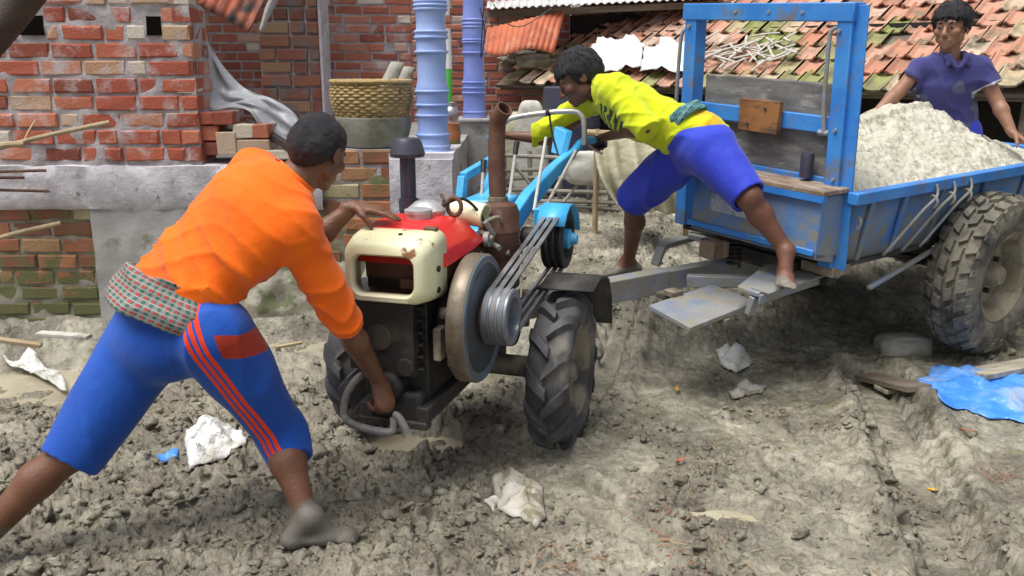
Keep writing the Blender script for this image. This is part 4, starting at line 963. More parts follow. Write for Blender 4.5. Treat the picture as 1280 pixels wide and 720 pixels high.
# flywheel, pulley, belts
MX = Matrix(((0, 0, 1, 0), (0, 1, 0, 0), (-1, 0, 0, 0), (0, 0, 0, 1)))
fc = (0, -.43, .648)
mb = MB(); mb.lathe([(.0, .138), (.20, .138), (.238, .14), (.240, .146), (.240, .198), (.236, .203)], 72, T(*fc) @ MX)
fw = mb.build('flywheel', 'flywheel_rim', tra, smooth=40)
mb = MB(); mb.lathe([(.236, .203), (.232, .207), (.206, .207), (.200, .20), (.192, .155), (.10, .15), (.085, .165), (.06, .2), (0, .2)], 72, T(*fc) @ MX); mb.build('face', 'flywheel_face', fw, smooth=30)
mb = MB(); mb.lathe([(.07, .15), (.07, .24), (.066, .245), (0, .245)], 32, T(*fc) @ MX)
for k in range(3):
    a = 2*math.pi*k/3+.4; mb.box((.165, fc[1]+.135*math.cos(a), fc[2]+.135*math.sin(a)), (.02, .05, .05))
mb.build('hub', 'rust_brown', fw)
pc = (0, -.43, .66); PR = .100; CR = .128; cc = (0, .41, .80)
gro = [.235, .265, .295]
def vprof(Rr, x0, x1, gs, dish):
    p = [(0, x0), (Rr*.9, x0), (Rr, x0+.004)]
    for g in gs: p += [(Rr, g-.011), (Rr-.016, g-.004), (Rr-.016, g+.004), (Rr, g+.011)]
    p += [(Rr, x1-.004), (Rr*.95, x1), (Rr*.72, x1), (Rr*.64, x1-dish), (.03, x1-dish), (.03, x1-dish+.02), (0, x1-dish+.02)]
    return p
mb = MB(); mb.lathe(vprof(PR+.006, .222, .318, gro, .05), 48, T(*pc) @ MX); mb.build('engine_pulley', 'pulley_grey', tra, smooth=30)
mb = MB(); mb.lathe(vprof(CR+.006, .222, .318, gro, .03), 48, T(*cc) @ MX); mb.build('clutch_pulley', 'dark_iron', tra, smooth=30)
mb = MB(); mb.lathe([(.045, .29), (.045, .325), (.03, .335), (.022, .36), (0, .36)], 30, T(*cc) @ MX); mb.build('clutch_cover', 'sky_blue_paint', tra)
a2 = Vector((pc[1], pc[2])); b2 = Vector((cc[1], cc[2])); dd = b2-a2; D_ = dd.length; th0 = math.atan2(dd.y, dd.x); al = math.acos((PR-CR)/D_)
for g in gro:
    pts = []
    for k in range(17):                    # small pulley, far side
        a = th0+al+(2*math.pi-2*al)*k/16; pts.append((g, a2.x+PR*math.cos(a), a2.y+PR*math.sin(a)))
    for k in range(17):
        a = th0-al+(2*al)*k/16; pts.append((g, b2.x+CR*math.cos(a), b2.y+CR*math.sin(a)))
    # straight runs get extra points so the belt keeps its section
    full = []
    for i, p in enumerate(pts):
        q_ = pts[(i+1) % len(pts)]; full.append(p)
        if (Vector(q_)-Vector(p)).length > .2:
            for t in (.25, .5, .75): full.append(tuple(Vector(p).lerp(Vector(q_), t)))
    mb = MB(); ring = []
    for i, p in enumerate(full):
        p = Vector(p); d_ = (Vector(full[(i+1) % len(full)])-Vector(full[i-1])).normalized(); nrm = Vector((0, d_.z, -d_.y))
        ring.append([p+Vector((-.0095, 0, 0))+nrm*.006, p+Vector((.0095, 0, 0))+nrm*.006, p+Vector((.006, 0, 0))-nrm*.006, p+Vector((-.006, 0, 0))-nrm*.006])
    mb.loft(ring+[ring[0]], cap=False); mb.build('belt', 'belt_rubber', tra, smooth=30)
# blue belt guard
mb = MB(); G = []
for x in (.205, .335): G.append([(x, cc[1]+(CR+.035)*math.cos(R(a))-.0, cc[2]+(CR+.03)*math.sin(R(a))) for a in (150, 128, 108, 90, 60, 30, 5)])
mb.grid(G); mb.build('belt_guard', 'sky_blue_paint', tra, smooth=25, solid=.004, recalc=False)
mb = MB(); mb.box((.19, .42, .87), (.03, .16, .14)); mb.build('guard_bracket', 'sky_blue_paint', tra, bevel=.004)
# blue handlebars
for sx in (1, -1):
    xg = .27 if sx > 0 else -.30
    mb = MB(); rr = []
    for (x, y, z, w_, h_) in [(.08*sx, .30, .86, .05, .10), (.10*sx, .48, .945, .05, .095), (.15*sx, .80, 1.06, .045, .07), (.195*sx, 1.00, 1.13, .04, .045)]:
        rr.append([(x-w_/2, y, z-h_/2), (x+w_/2, y, z-h_/2), (x+w_/2, y, z+h_/2), (x-w_/2, y, z+h_/2)])
    mb.loft(rr); hb_ = mb.build('handlebar', 'sky_blue_paint', tra, smooth=25, bevel=.006)
    mb = MB(); mb.tube(smooth_path([(.193*sx, .97, 1.12), (.22*sx, 1.06, 1.17), (xg*.93, 1.12, 1.185), (xg, 1.20, 1.175)], 6), .021, 14); mb.build('bar_end', 'sky_blue_paint', hb_)
    mb = MB(); mb.tube([(xg*.985, 1.17, 1.18), (xg*1.02, 1.25, 1.165), (xg*1.05, 1.34, 1.15)], [.024, .026, .025], 14); mb.build('grip', 'black_rubber', hb_)
    mb = MB(); mb.tube(smooth_path([(xg*.93, 1.10, 1.165), (xg*1.0, 1.18, 1.13), (xg*1.06, 1.30, 1.10)], 4), .007, 8); mb.build('clutch_lever', 'chrome_dull', hb_)
mb = MB(); mb.prism([(.09, .96, 1.13), (.15, .92, 1.12), (.165, .98, 1.235), (.10, .99, 1.26)], (.03, .02, 0)); mb.build('lever_bracket', 'sky_blue_paint', tra, bevel=.004)
mb = MB(); mb.box((-.04, .38, .90), (.20, .24, .16)); mb.box((-.04, .30, .78), (.16, .2, .16)); mb.build('tool_box', 'sky_blue_paint', tra, bevel=.012)
mb = MB(); mb.bar((-.19, .34, .80), (-.185, .42, 1.06), .035, .05); mb.bar((-.185, .42, 1.06), (-.19, .9, 1.10), .035, .04); mb.build('side_stay', 'sky_blue_paint', tra, bevel=.004)
# pale tube arch over the bars
mb = MB(); mb.tube(smooth_path([(-.185, 1.0, 1.17), (-.185, 1.0, 1.235), (-.165, 1.0, 1.275), (-.11, 1.0, 1.30), (.05, 1.0, 1.325), (.19, 1.0, 1.335), (.232, 1.0, 1.32), (.25, 1.0, 1.28), (.25, 1.02, 1.17)], 6), .0135, 12); mb.build('guard_arch', 'chrome_dull', tra)
mb = MB(); mb.tube(smooth_path([(.07, 1.0, 1.33), (.08, .99, 1.27), (.10, .97, 1.2), (.14, .93, 1.12)], 5), .006, 6); mb.tube([(.055, 1.0, 1.325), (.075, 1.0, 1.33)], .018, 10); mb.build('cable', 'black_rubber', tra)
for (p0, p1, kn) in [((.03, .42, .92), (.03, .55, 1.185), 1), ((.16, .40, .92), (.12, .75, 1.22), 0), ((.20, .42, .92), (.215, .98, 1.14), 0), ((-.1, .42, .92), (-.12, .52, 1.1), 1)]:
    mb = MB(); mb.tube([p0, p1], .008, 8); lv = mb.build('control_lever', 'chrome_dull', tra)
    if kn: mb = MB(); d_ = Vector(p1)-Vector(p0); d_.normalize(); mb.tube([Vector(p1)-d_*.03, Vector(p1)+d_*.03], [.012, .015], 10); mb.build('knob', 'black_rubber', lv)
# hoses and wires about the engine
for pts, r_ in (([(-.02, -.33, 1.03), (.05, -.24, 1.06), (.11, -.20, 1.0), (.13, -.19, .93)], .006), ([(.09, -.2, .86), (.12, -.28, .80), (.10, -.34, .74), (.07, -.4, .74)], .006), ([(-.2, -.12, .98), (-.12, -.16, 1.0), (-.06, -.16, .97)], .012), ([(.1, .35, .80), (.16, .2, .74), (.12, .0, .72), (.08, -.15, .80)], .005), ([(.03, .42, .95), (.12, .3, .86), (.17, .1, .84), (.16, -.05, .86)], .004)):
    mb = MB(); mb.tube(smooth_path(pts, 7), r_, 8); mb.build('hose', 'black_rubber', tra)
mb = MB(); mb.box((.10, -.62, .60), (.03, .06, .12)); cyl(mb, (.09, -.5, .50), (.13, -.5, .50), .03, 16); cyl(mb, (.09, -.58, .70), (.125, -.58, .70), .022, 12); mb.build('oil_filter', 'muddy_iron', tra, bevel=.006)
# mudguard over the right wheel
mb = MB(); G = []
for x in (.31, .535):
    G.append([(x, yy, z_) for yy, z_ in ((-.06, .682), (.08, .705), (.20, .69), (.28, .655), (.345, .57), (.375, .47), (.38, .43))])
mb.grid(G); o = mb.build('mudguard', 'dark_iron', tra, smooth=60, solid=.006, recalc=False)
mb = MB(); mb.bar((.30, .1, .66), (.12, .15, .5), .03, .03); mb.build('mudguard_stay', 'dark_iron', tra)
# starting bar held by the man: a muddy hoop low at the front
mb = MB(); mb.tube(smooth_path([(-.15, -.62, .47), (-.20, -.66, .455), (-.225, -.72, .40), (-.205, -.77, .335), (-.12, -.78, .312), (-.03, -.78, .31), (-.018, -.77, .33), (-.02, -.765, .36)], 6), .0145, 10)
mb.tube(smooth_path([(-.02, -.765, .372), (-.002, -.765, .365), (.018, -.765, .33), (.032, -.765, .296)], 5), [.012+.005*i/15 for i in range(16)], 10)
hk = mb.build('front_hoop', 'hoop_iron', tra)
mb = MB(); mb.bar((-.20, -.66, .30), (.07, -.66, .30), .05, .03); mb.build('front_plate', 'dark_iron', tra, bevel=.006)
mb = MB(); mb.tube([(-.05, .5, .40), (-.05, .72, .41)], .03, 12); mb.box((-.05, .70, .40), (.09, .10, .14)); mb.build('hitch', 'muddy_iron', tra, bevel=.006)
# ================================================================ trailer
trl = empty('trailer', (1.54, 4.04, 0), (R(1.2), R(3.2), R(-54)))
tag(trl, 'blue painted steel trailer with a tall head frame, loaded with grey sand', 'trailer')
TM = trl.rotation_euler.to_matrix().to_4x4(); TM.translation = trl.location
def bars(name, m, lst, bev=.005, **k):
    mb = MB()
    for a, b, w_, h_ in lst: mb.bar(a, b, w_, h_)
    return mb.build(name, m, trl, bevel=bev, smooth=25, **k)
FT, FB = 1.81, .60
# head frame; posts are raked slightly, top set out over the foot
bars('head_post', 'blue_paint', [((-.095, 0, .635), (-.145, 0, FT), .085, .075)])
mb = MB(); mb.bar((-.055, -.012, .635), (-.105, -.012, FT-.002), .012, .11); mb.build('post_flange', 'blue_paint', trl, bevel=.003)
bars('head_post', 'blue_paint', [((-1.02, 0, .66), (-1.048, 0, FT), .085, .075)])
bars('top_rail', 'blue_paint', [((-1.10, -.006, FT-.04), (-.098, -.006, FT-.032), .085, .082)])
bars('cross_rail', 'blue_paint', [((-1.0, -.012, 1.285), (-.155, -.012, 1.285), .03, .078)])
mb = MB(); mb.box((-.56, .03, 1.378), (.80, .028, .175), jit=.004); mb.build('upper_board', 'board_grey', trl, bevel=.004)
mb = MB(); mb.box((-.55, .03, 1.10), (.82, .028, .275), jit=.004); mb.build('lower_board', 'board_grey', trl, bevel=.004)
mb = MB(); mb.box((-.54, -.05, 1.295), (.238, .035, .155), jit=.004); bb = mb.build('wooden_block', 'board_brown', trl, bevel=.005)
mb = MB()
for x_, z_ in ((-.5, 1.33), (-.6, 1.25)): cyl(mb, (x_, -.066, z_), (x_, -.071, z_), .008, 10)
mb.build('bolt', 'dark_iron', bb)
mb = MB(); mb.tube(smooth_path([(-.185, -.035, 1.25), (-.2, -.04, 1.4), (-.21, -.04, 1.66), (-.205, -.035, 1.70), (-.18, -.03, 1.715)], 5), .010, 8); mb.tube([(-.215, -.03, 1.25), (-.16, -.03, 1.25)], .014, 8); mb.build('hook_rod', 'steel_bluegrey', trl)
mb = MB(); mb.tube(smooth_path([(-1.12, -.02, 1.1), (-1.12, -.03, 1.4), (-1.115, -.03, 1.64), (-1.10, -.02, 1.68), (-1.07, -.02, 1.69)], 5), .010, 8); mb.build('hook_rod', 'steel_bluegrey', trl)
for x_, z_ in ((-1.04, 1.22), (-1.05, 1.70), (-.16, 1.70), (-.12, 1.27), (-.1, 1.05), (-.36, 1.775), (-.55, 1.775), (-.75, 1.775)):
    mb = MB(); cyl(mb, (x_, -.044, z_), (x_, -.054, z_), .009, 10); mb.build('rivet', 'steel_bluegrey', trl)
# box: front, side and rear panels, floor, rim
mb = MB(); mb.prism([(-1.0, .045, .64), (-.07, .045, .64), (-.07, .045, .99), (-1.0, .045, .99)], (0, .008, 0)); mb.build('front_panel', 'blue_paint_muddy', trl)
LB = 2.35
def sidep(x0, x1, nm):
    mb = MB(); G = []
    for z_, x_ in ((.64, x0), (.78, x0+(x1-x0)*.35), (.955, x1)): G.append([(x_, y, z_) for y in np.linspace(.02, LB, 12)])
    mb.grid(G); return mb.build(nm, 'blue_paint_muddy', trl, smooth=25, solid=.006, recalc=False)
sidep(-.075, -.035, 'side_panel'); sidep(-1.03, -1.06, 'side_panel')
mb = MB()
for y in (.16, .44, .78, 1.2, 1.65, 2.1):
    mb = MB(); mb.prism([(-.065, y, .64), (-.012, y, .945), (-.03, y, .95), (-.075, y, .64)], (0, .035, 0)); mb.build('side_rib', 'blue_paint_muddy', trl, bevel=.003)
pass
mb = MB(); mb.prism([(-1.03, LB, .64), (-.075, LB, .64), (-.035, LB, .955), (-1.06, LB, .955)], (0, .008, 0)); mb.build('rear_panel', 'blue_paint_muddy', trl)
bars('rim_rail', 'blue_paint', [((.0, -.03, .975), (.0, LB+.03, .975), .055, .055)])
bars('rim_rail', 'blue_paint', [((-1.08, .04, .975), (-1.08, LB+.03, .975), .055, .055)])
bars('rim_rail', 'blue_paint', [((-1.05, LB+.01, .975), (-.03, LB+.01, .975), .055, .055)])
mb = MB(); mb.box((-.55, LB/2, .635), (.98, LB-.02, .02)); mb.build('floor_plate', 'dark_iron', trl)
for y, o_ in ((.50, 0), (.66, .0), (.82, 0)):
    mb = MB(); mb.tube(smooth_path([(.028, y+.12, .985), (.045, y+.11, .93), (.03, y+.02, .86), (.0, y-.16, .70), (-.02, y-.18, .66)], 6), .007, 8); mb.tube([(.03+.028*math.cos(a), y+.1, .90+.03*math.sin(a)) for a in np.linspace(-1.2, 2.4, 10)], .007, 8); mb.build('tie_hook', 'steel_bluegrey', trl)
mb = MB(); mb.tube([(.0+.02*math.cos(a), .03, .86+.028*math.sin(a)) for a in np.linspace(-1.4, 1.9, 10)], .007, 8); mb.build('tie_hook', 'steel_bluegrey', trl)
# seat box on the front
mb = MB(); mb.box((-.43, -.095, .845), (.76, .17, .29)); mb.prism([(-.81, -.18, .70), (-.05, -.18, .70), (-.05, -.04, .665), (-.81, -.04, .665)], (0, 0, .035))
sb = mb.build('seat_box', 'blue_paint_muddy', trl, bevel=.006)
mb = MB(); mb.box((-.52, -.184, .86), (.33, .006, .085)); mb.build('worn_patch', 'label_white', sb)
mb = MB(); mb.bar((-.83, -.19, .985), (-.03, -.19, .985), .03, .04); mb.bar((-.83, -.186, .73), (-.06, -.186, .73), .012, .03); mb.build('box_lip', 'blue_paint', sb, bevel=.004)
mb = MB(); mb.box((-.43, -.10, 1.008), (.80, .215, .026), jit=.003); mb.build('seat_board', 'seat_wood', trl, bevel=.005)
mb = MB(); mb.bar((-.92, .0, 1.02), (-.13, .0, 1.02), .02, .05); mb.build('seat_rail', 'blue_paint', trl, bevel=.004)
mb = MB(); mb.lathe([(0, 0), (.030, .002), (.031, .10), (.026, .115), (.0, .115)], 20, T(-.255, -.035, 1.035)); mb.build('tin_can', 'black_plastic', trl)
# underframe
bars('chassis_rail', 'dark_iron', [((-.28, -.05, .575), (-.28, LB-.1, .575), .06, .09), ((-.82, -.05, .575), (-.82, LB-.1, .575), .06, .09), ((-.85, .05, .57), (-.1, .05, .57), .07, .08), ((-.95, .9, .58), (-.1, .9, .58), .05, .06), ((-.95, 1.6, .58), (-.1, 1.6, .58), .05, .06)])
mb = MB(); mb.box((-.14, .04, .615), (.18, .14, .05)); mb.build('wooden_packing', 'seat_wood', trl, bevel=.006)
mb = MB(); mb.box((-.66, -.16, .615), (.10, .12, .085)); mb.build('wooden_packing', 'seat_wood', trl, bevel=.006)
bars('drawbar', 'steel_bluegrey', [((-.68, .62, .47), (-.80, -.42, .452), .07, .105), ((-.795, -.36, .45), (-.86, -1.12, .44), .082, .118)], .006)
mb = MB(); mb.box((-.87, -1.17, .43), (.09, .12, .09)); cyl(mb, (-.87, -1.2, .34), (-.87, -1.2, .52), .02, 14); mb.build('coupling', 'muddy_iron', trl, bevel=.008)
bars('drawbar_brace', 'steel_bluegrey', [((-.28, .05, .50), (-.70, -.30, .46), .05, .06)])
mb = MB(); mb.tube([(-.66+.035*math.cos(a), .0+.035*math.sin(a), .50+.16*a/(2*math.pi*7)) for a in np.linspace(0, 2*math.pi*7, 120)], .0065, 6); mb.build('spring', 'dark_iron', trl)
mb = MB(); mb.prism([(-.235, -.77, .415), (-.565, -.70, .415), (-.60, -.22, .43), (-.285, -.26, .43)], (0, 0, .024)); mb.build('foot_plate', 'steel_bluegrey', trl, bevel=.004)
mb = MB(); mb.bar((-.7, -.5, .425), (-.25, -.5, .405), .04, .03); mb.box((-.60, -.50, .455), (.07, .07, .03)); mb.build('plate_bracket', 'muddy_iron', trl, bevel=.004)
mb = MB(); mb.prism([(-.165, .16, .565), (-.16, -.42, .535), (-.28, -.42, .538), (-.40, -.08, .56), (-.37, .13, .565)], (0, 0, .022)); mb.bar((-.15, -.42, .528), (-.15, .18, .558), .012, .045); mb.bar((-.19, -.405, .53), (-.21, -.405, .44), .04, .03)
st = mb.build('step', 'steel_bluegrey', trl, bevel=.004)
mb = MB(); mb.bar((-.165, -.40, .561), (-.16, .14, .590), .10, .006); mb.build('blue_edge', 'blue_paint_muddy', st)
bars('foot_bracket', 'blue_paint_muddy', [((-.98, .02, .585), (-.99, -.20, .565), .06, .03), ((-.99, -.20, .56), (-.99, -.24, .46), .06, .02), ((-.97, .0, .60), (-.86, .02, .60), .07, .03)])
# axle, springs, wheels
AY = 1.13
mb = MB(); cyl(mb, (-1.2, AY, .47), (.12, AY, .47), .04); mb.build('axle', 'muddy_iron', trl)
for x in (-.24, -.86):
    mb = MB()
    for k in range(4):
        L_ = .42-.08*k; mb.grid([[(x+dx, AY+t*L_, .505-.015*k+.06*(t*L_/.42)**2+.0) for t in np.linspace(-1, 1, 13)] for dx in (-.03, .03)])
    mb.build('leaf_spring', 'muddy_iron', trl, solid=.01, recalc=False)
bars('tow_strut', 'steel_bluegrey', [((-.03, .25, .50), (-.03, .82, .62), .025, .02), ((-.2, .62, .36), (-.2, .62, .6), .06, .05)])
def trailer_wheel(x, sgn):
    mb = MB(); Mx = MX if sgn > 0 else MX @ Matrix.Scale(-1, 4, (0, 0, 1))
    mb.lathe([(.06, -.10), (.07, -.02), (.065, .05), (.045, .085), (0, .09)], 28, Mx)
    wh = mb.build('wheel', 'rim_mud', trl, loc=(x, AY, .47), rot=(R(12), 0, 0))
    tb = MB(); Rt, W = .432, .225; Rc = Rt-.020
    tb.lathe([(.235, -.09), (.26, -.115), (.32, -.122), (.37, -.116), (Rc*.97, -.098), (Rc, -.06), (Rc, .06), (Rc*.97, .098), (.37, .116), (.32, .122), (.26, .115), (.235, .09)], 72, Mx, close=True)
    rd = random.Random(4); nb = 26
    for row, (xa, xb, off) in enumerate([(-.112, -.062, 0), (-.05, -.008, .5), (.008, .05, 0), (.062, .112, .5)]):
        for k in range(nb):
            a0 = 2*math.pi*(k+off)/nb; hw = .36*2*math.pi/nb; sk = .05*(-1 if row < 2 else 1); vs = []
            for r, kx in ((Rc-.008, 1), (Rt, .86)):
                for x_, s_ in ((xa, -1), (xb, 1)):
                    out_ = (abs(x_) > .1); rr = r-(.022 if out_ else 0)
                    for e in (-1, 1):
                        a = a0+e*hw*kx+sk*s_*.5+rd.uniform(-.01, .01); vs.append(((xa+xb)/2+(x_-(xa+xb)/2)*kx, (rr+rd.uniform(-.004, .004))*math.sin(a), rr*math.cos(a)))
            tb.add(vs, [(4, 5, 7, 6), (0, 4, 6, 2), (1, 3, 7, 5), (0, 1, 5, 4), (2, 6, 7, 3)])
    for s_ in (-1, 1):
        for k in range(nb):
            a0 = 2*math.pi*(k+.25)/nb; hw = .2*2*math.pi/nb
            vs = [(s_*x_, r*math.sin(a0+e*hw), r*math.cos(a0+e*hw)) for r, x_ in ((.355, .113), (.405, .108)) for e in (-1, 1)]+[(s_*(x_+.010), r*math.sin(a0+e*hw*.8), r*math.cos(a0+e*hw*.8)) for r, x_ in ((.36, .113), (.40, .106)) for e in (-1, 1)]
            tb.add(vs, [(4, 5, 7, 6), (0, 4, 5, 1), (2, 3, 7, 6), (0, 2, 6, 4), (1, 5, 7, 3)])
    tb.build('tyre', 'rubber_muddy', wh, smooth=40)
    rb = MB(); rb.lathe([(.24, -.095), (.25, -.10), (.225, -.085), (.215, .0), (.225, .085), (.25, .10), (.24, .105), (.205, .085), (.19, .03), (.185, -.01), (.13, -.03), (.09, -.015), (.06, -.015), (.06, -.04), (.19, -.05), (.2, -.09)], 56, Mx, close=True)
    rm = rb.build('rim', 'rim_mud', wh, smooth=35)
    for k in range(6):
        nbm = MB(); a = 2*math.pi*k/6; c = Mx @ Vector((.1*math.cos(a), .1*math.sin(a), -.005)); nbm.lathe([(.016, 0), (.016, .03), (0, .03)], 6, Matrix.Translation(c) @ Mx.to_3x3().to_4x4()); nbm.build('wheel_nut', 'dark_iron', wh)
    return wh
trailer_wheel(.10, 1); trailer_wheel(-1.18, -1)
# ---- sand load
mat('grey_sand', (.56, .54, .46), col2=(.46, .45, .37), scale=7, th=(.4, .62), rough=.95, dirt=(.28, .28, .20), dscale=16, dth=(.54, .66), bump=.9, bscale=70, spec=.2)
def sand_top(x, y):
    # local trailer x (0 near .. -1.06 far), y back
    u = np.clip((x+1.05)/1.03, 0, 1); 
    cr = np.interp(y, [.05, .25, .5, .8, 1.05, 1.3, 1.55, 1.8, 2.1, 2.35], [1.33, 1.275, 1.22, 1.215, 1.25, 1.305, 1.26, 1.15, 1.03, .93])
    prof = np.sin(np.pi*np.clip(u, 0, 1))**.85
    prof = np.where(u > .5, np.clip(1-((u-.42)/.58)**1.25, 0, 1), prof)
    edge = .965
    z = edge+(cr-edge)*prof
    z = z+.018*noise2(x*5, y*5, 90)+.012*noise2(x*12, y*12, 91)+.010*noise2(x*30, y*30, 92)+.006*noise2(x*60, y*60, 93)
    f1, c1 = worley(x*14, y*14, 94); z = z+.016*(1-sstep(0, .55, f1))*(c1 > .55)*c1
    return z
xs = np.linspace(-1.055, -.025, 200); ys = np.linspace(.055, LB-.01, 420); Xs, Ys = np.meshgrid(xs, ys)
Zs = sand_top(Xs.ravel(), Ys.ravel()); k = 200; i = np.arange(419)[:, None]*k+np.arange(199)[None]
o = np_mesh('sand_heap', np.stack([Xs.ravel(), Ys.ravel(), Zs], 1), np.stack([i, i+1, i+k+1, i+k], -1).reshape(-1, 4), 'grey_sand', loc=trl.location)
o.rotation_euler = trl.rotation_euler; tag(o, 'tall heap of pale grey sand filling the blue trailer', 'sand')
# ================================================================ people: smooth implicit bodies, one surface each
class Body:
    def __init__(s, pts, pad, h):
        P = np.array([tuple(p) for p in pts]); s.h = h; s.lo = P.min(0)-pad; hi = P.max(0)+pad
        s.n = np.ceil((hi-s.lo)/h).astype(int)+1; s.D = np.full(s.n, 1.0, np.float32)
    def _reg(s, lo, hi):
        a = np.clip(np.floor((np.array(lo)-s.lo)/s.h).astype(int), 0, s.n-1); b = np.clip(np.ceil((np.array(hi)-s.lo)/s.h).astype(int)+1, 1, s.n)
        sl = tuple(slice(int(i), int(j)) for i, j in zip(a, b))
        ax = [s.lo[i]+s.h*np.arange(a[i], max(b[i], a[i]+1)) for i in range(3)]
        X, Y, Z = np.meshgrid(*ax, indexing='ij'); return sl, np.stack([X, Y, Z], -1).astype(np.float32)
    def _mix(s, sl, d, k, sub=False):
        o = s.D[sl]
        if sub:
            h = np.clip(.5-.5*(o+d)/k, 0, 1); s.D[sl] = o+(-d-o)*h+k*h*(1-h)
        else:
            h = np.clip(.5+.5*(o-d)/k, 0, 1); s.D[sl] = o+(d-o)*h-k*h*(1-h)
    def cone(s, a, b, ra, rb, k=.02, flat=None, f=.6, sub=False):
        a = np.array(tuple(a), np.float32); b = np.array(tuple(b), np.float32); m = max(ra, rb)*max(1, f if flat is not None else 1)+k+3*s.h
        sl, P = s._reg(np.minimum(a, b)-m, np.maximum(a, b)+m)
        if P.size == 0: return
        if flat is not None:
            n = np.array(tuple(Vector(flat).normalized()), np.float32); g = 1/f-1
            P = P+((P-a)@n)[..., None]*n*g; b = b+((b-a)@n)*n*g
        ba = b-a; t = np.clip(((P-a)@ba)/max(float(ba@ba), 1e-9), 0, 1)
        d = np.linalg.norm(P-a-t[..., None]*ba, axis=-1)-(ra+(rb-ra)*t)
        if flat is not None and f < 1: d = d*(.5+.5*f)
        s._mix(sl, d, k, sub)
    def chain(s, pts, rs, k=.02, flat=None, f=.6):
        for i in range(len(pts)-1): s.cone(pts[i], pts[i+1], rs[i], rs[i+1], k, flat, f)
    def ell(s, c, r, M=None, k=.02, sub=False):
        c = np.array(tuple(c), np.float32); r = np.array(r, np.float32); m = r.max()+k+3*s.h
        sl, P = s._reg(c-m, c+m)
        if P.size == 0: return
        q = P-c
        if M is not None: q = q@np.array(M, np.float32)      # columns of M = local axes
        k0 = np.linalg.norm(q/r, axis=-1); k1 = np.linalg.norm(q/(r*r), axis=-1)+1e-6
        s._mix(sl, k0*(k0-1)/k1, k, sub)
    def cut(s, p, n, rad, k=.004):                           # remove everything beyond the plane, inside a ball
        p = np.array(tuple(p), np.float32); n = np.array(tuple(Vector(n).normalized()), np.float32); sl, P = s._reg(p-rad, p+rad)
        d = (P-p)@n; inb = np.linalg.norm(P-p, axis=-1) < rad
        s.D[sl] = np.where(inb, np.maximum(s.D[sl], d), s.D[sl])
    def displace(s, fn, band=.03):
        idx = np.argwhere(np.abs(s.D) < band)
        if len(idx) == 0: return
        P = s.lo+idx*s.h; s.D[tuple(idx.T)] += fn(P).astype(np.float32)
    def mesh(s, it=1):
        D = s.D; S = D < 0; nx, ny, nz = D.shape
        cnt = np.zeros((nx-1, ny-1, nz-1), np.int8)
        for dx in (0, 1):
            for dy in (0, 1):
                for dz in (0, 1): cnt += S[dx:nx-1+dx, dy:ny-1+dy, dz:nz-1+dz]
        act = np.argwhere((cnt > 0) & (cnt < 8)); idx = np.full(cnt.shape, -1, np.int32); idx[tuple(act.T)] = np.arange(len(act))
        off = np.array([(x, y, z) for x in (0, 1) for y in (0, 1) for z in (0, 1)]); dv = np.stack([D[tuple((act+o).T)] for o in off], 1)
        acc = np.zeros((len(act), 3)); n = np.zeros(len(act))
        for i in range(8):
            for j in range(i+1, 8):
                if np.abs(off[i]-off[j]).sum() != 1: continue
                a, b = dv[:, i], dv[:, j]; m = (a < 0) != (b < 0); t = np.where(m, a/(a-b+1e-12), 0)
                acc += np.where(m[:, None], off[i]+(off[j]-off[i])*t[:, None], 0); n += m
        V = s.lo+(act+acc/n[:, None])*s.h; F = []
        for ax in range(3):
            sl0 = [slice(1, None)]*3; sl0[ax] = slice(0, None)
            e = np.argwhere(S.take(range(0, S.shape[ax]-1), ax) != S.take(range(1, S.shape[ax]), ax))
            u, v = [(1, 2), (2, 0), (0, 1)][ax]
            e = e[(e[:, u] > 0) & (e[:, v] > 0) & (e[:, u] < D.shape[u]-1) & (e[:, v] < D.shape[v]-1)]
            if len(e) == 0: continue
            ins = S[tuple(e.T)]
            def g(du, dv_):
                q = e.copy(); q[:, u] += du; q[:, v] += dv_; return idx[tuple(q.T)]
            q = np.stack([g(-1, -1), g(0, -1), g(0, 0), g(-1, 0)], 1); q[~ins] = q[~ins][:, ::-1]; F.append(q)
        F = np.concatenate(F); F = F[(F >= 0).all(1)]
        for _ in range(it):                                  # light smoothing
            sm = np.zeros_like(V); c = np.zeros(len(V))
            for k in range(4):
                for dlt in (1, 3): np.add.at(sm, F[:, k], V[F[:, (k+dlt) % 4]]); np.add.at(c, F[:, k], 1)
            V = V*.5+.5*sm/np.maximum(c, 1)[:, None]
        # keep only the largest connected piece
        par = np.arange(len(V))
        for _ in range(3000):
            m = par[F].min(1); new = par.copy()
            for k in range(4): np.minimum.at(new, F[:, k], m); np.minimum.at(new, par[F[:, k]], m)
            new = new[new]
            if (new == par).all(): break
            par = new
        lab, c = np.unique(par, return_counts=True); big = lab[c.argmax()]; keep = par == big
        if keep.sum() < .6*len(V): keep[:] = True
        mp = np.cumsum(keep)-1; F = F[keep[F[:, 0]]]; return V[keep], mp[F]
def V3(*a): return Vector(a)
def basis(fwd, up):
    y = Vector(fwd).normalized(); x = y.cross(Vector(up)).normalized(); z = x.cross(y); return x, y, z
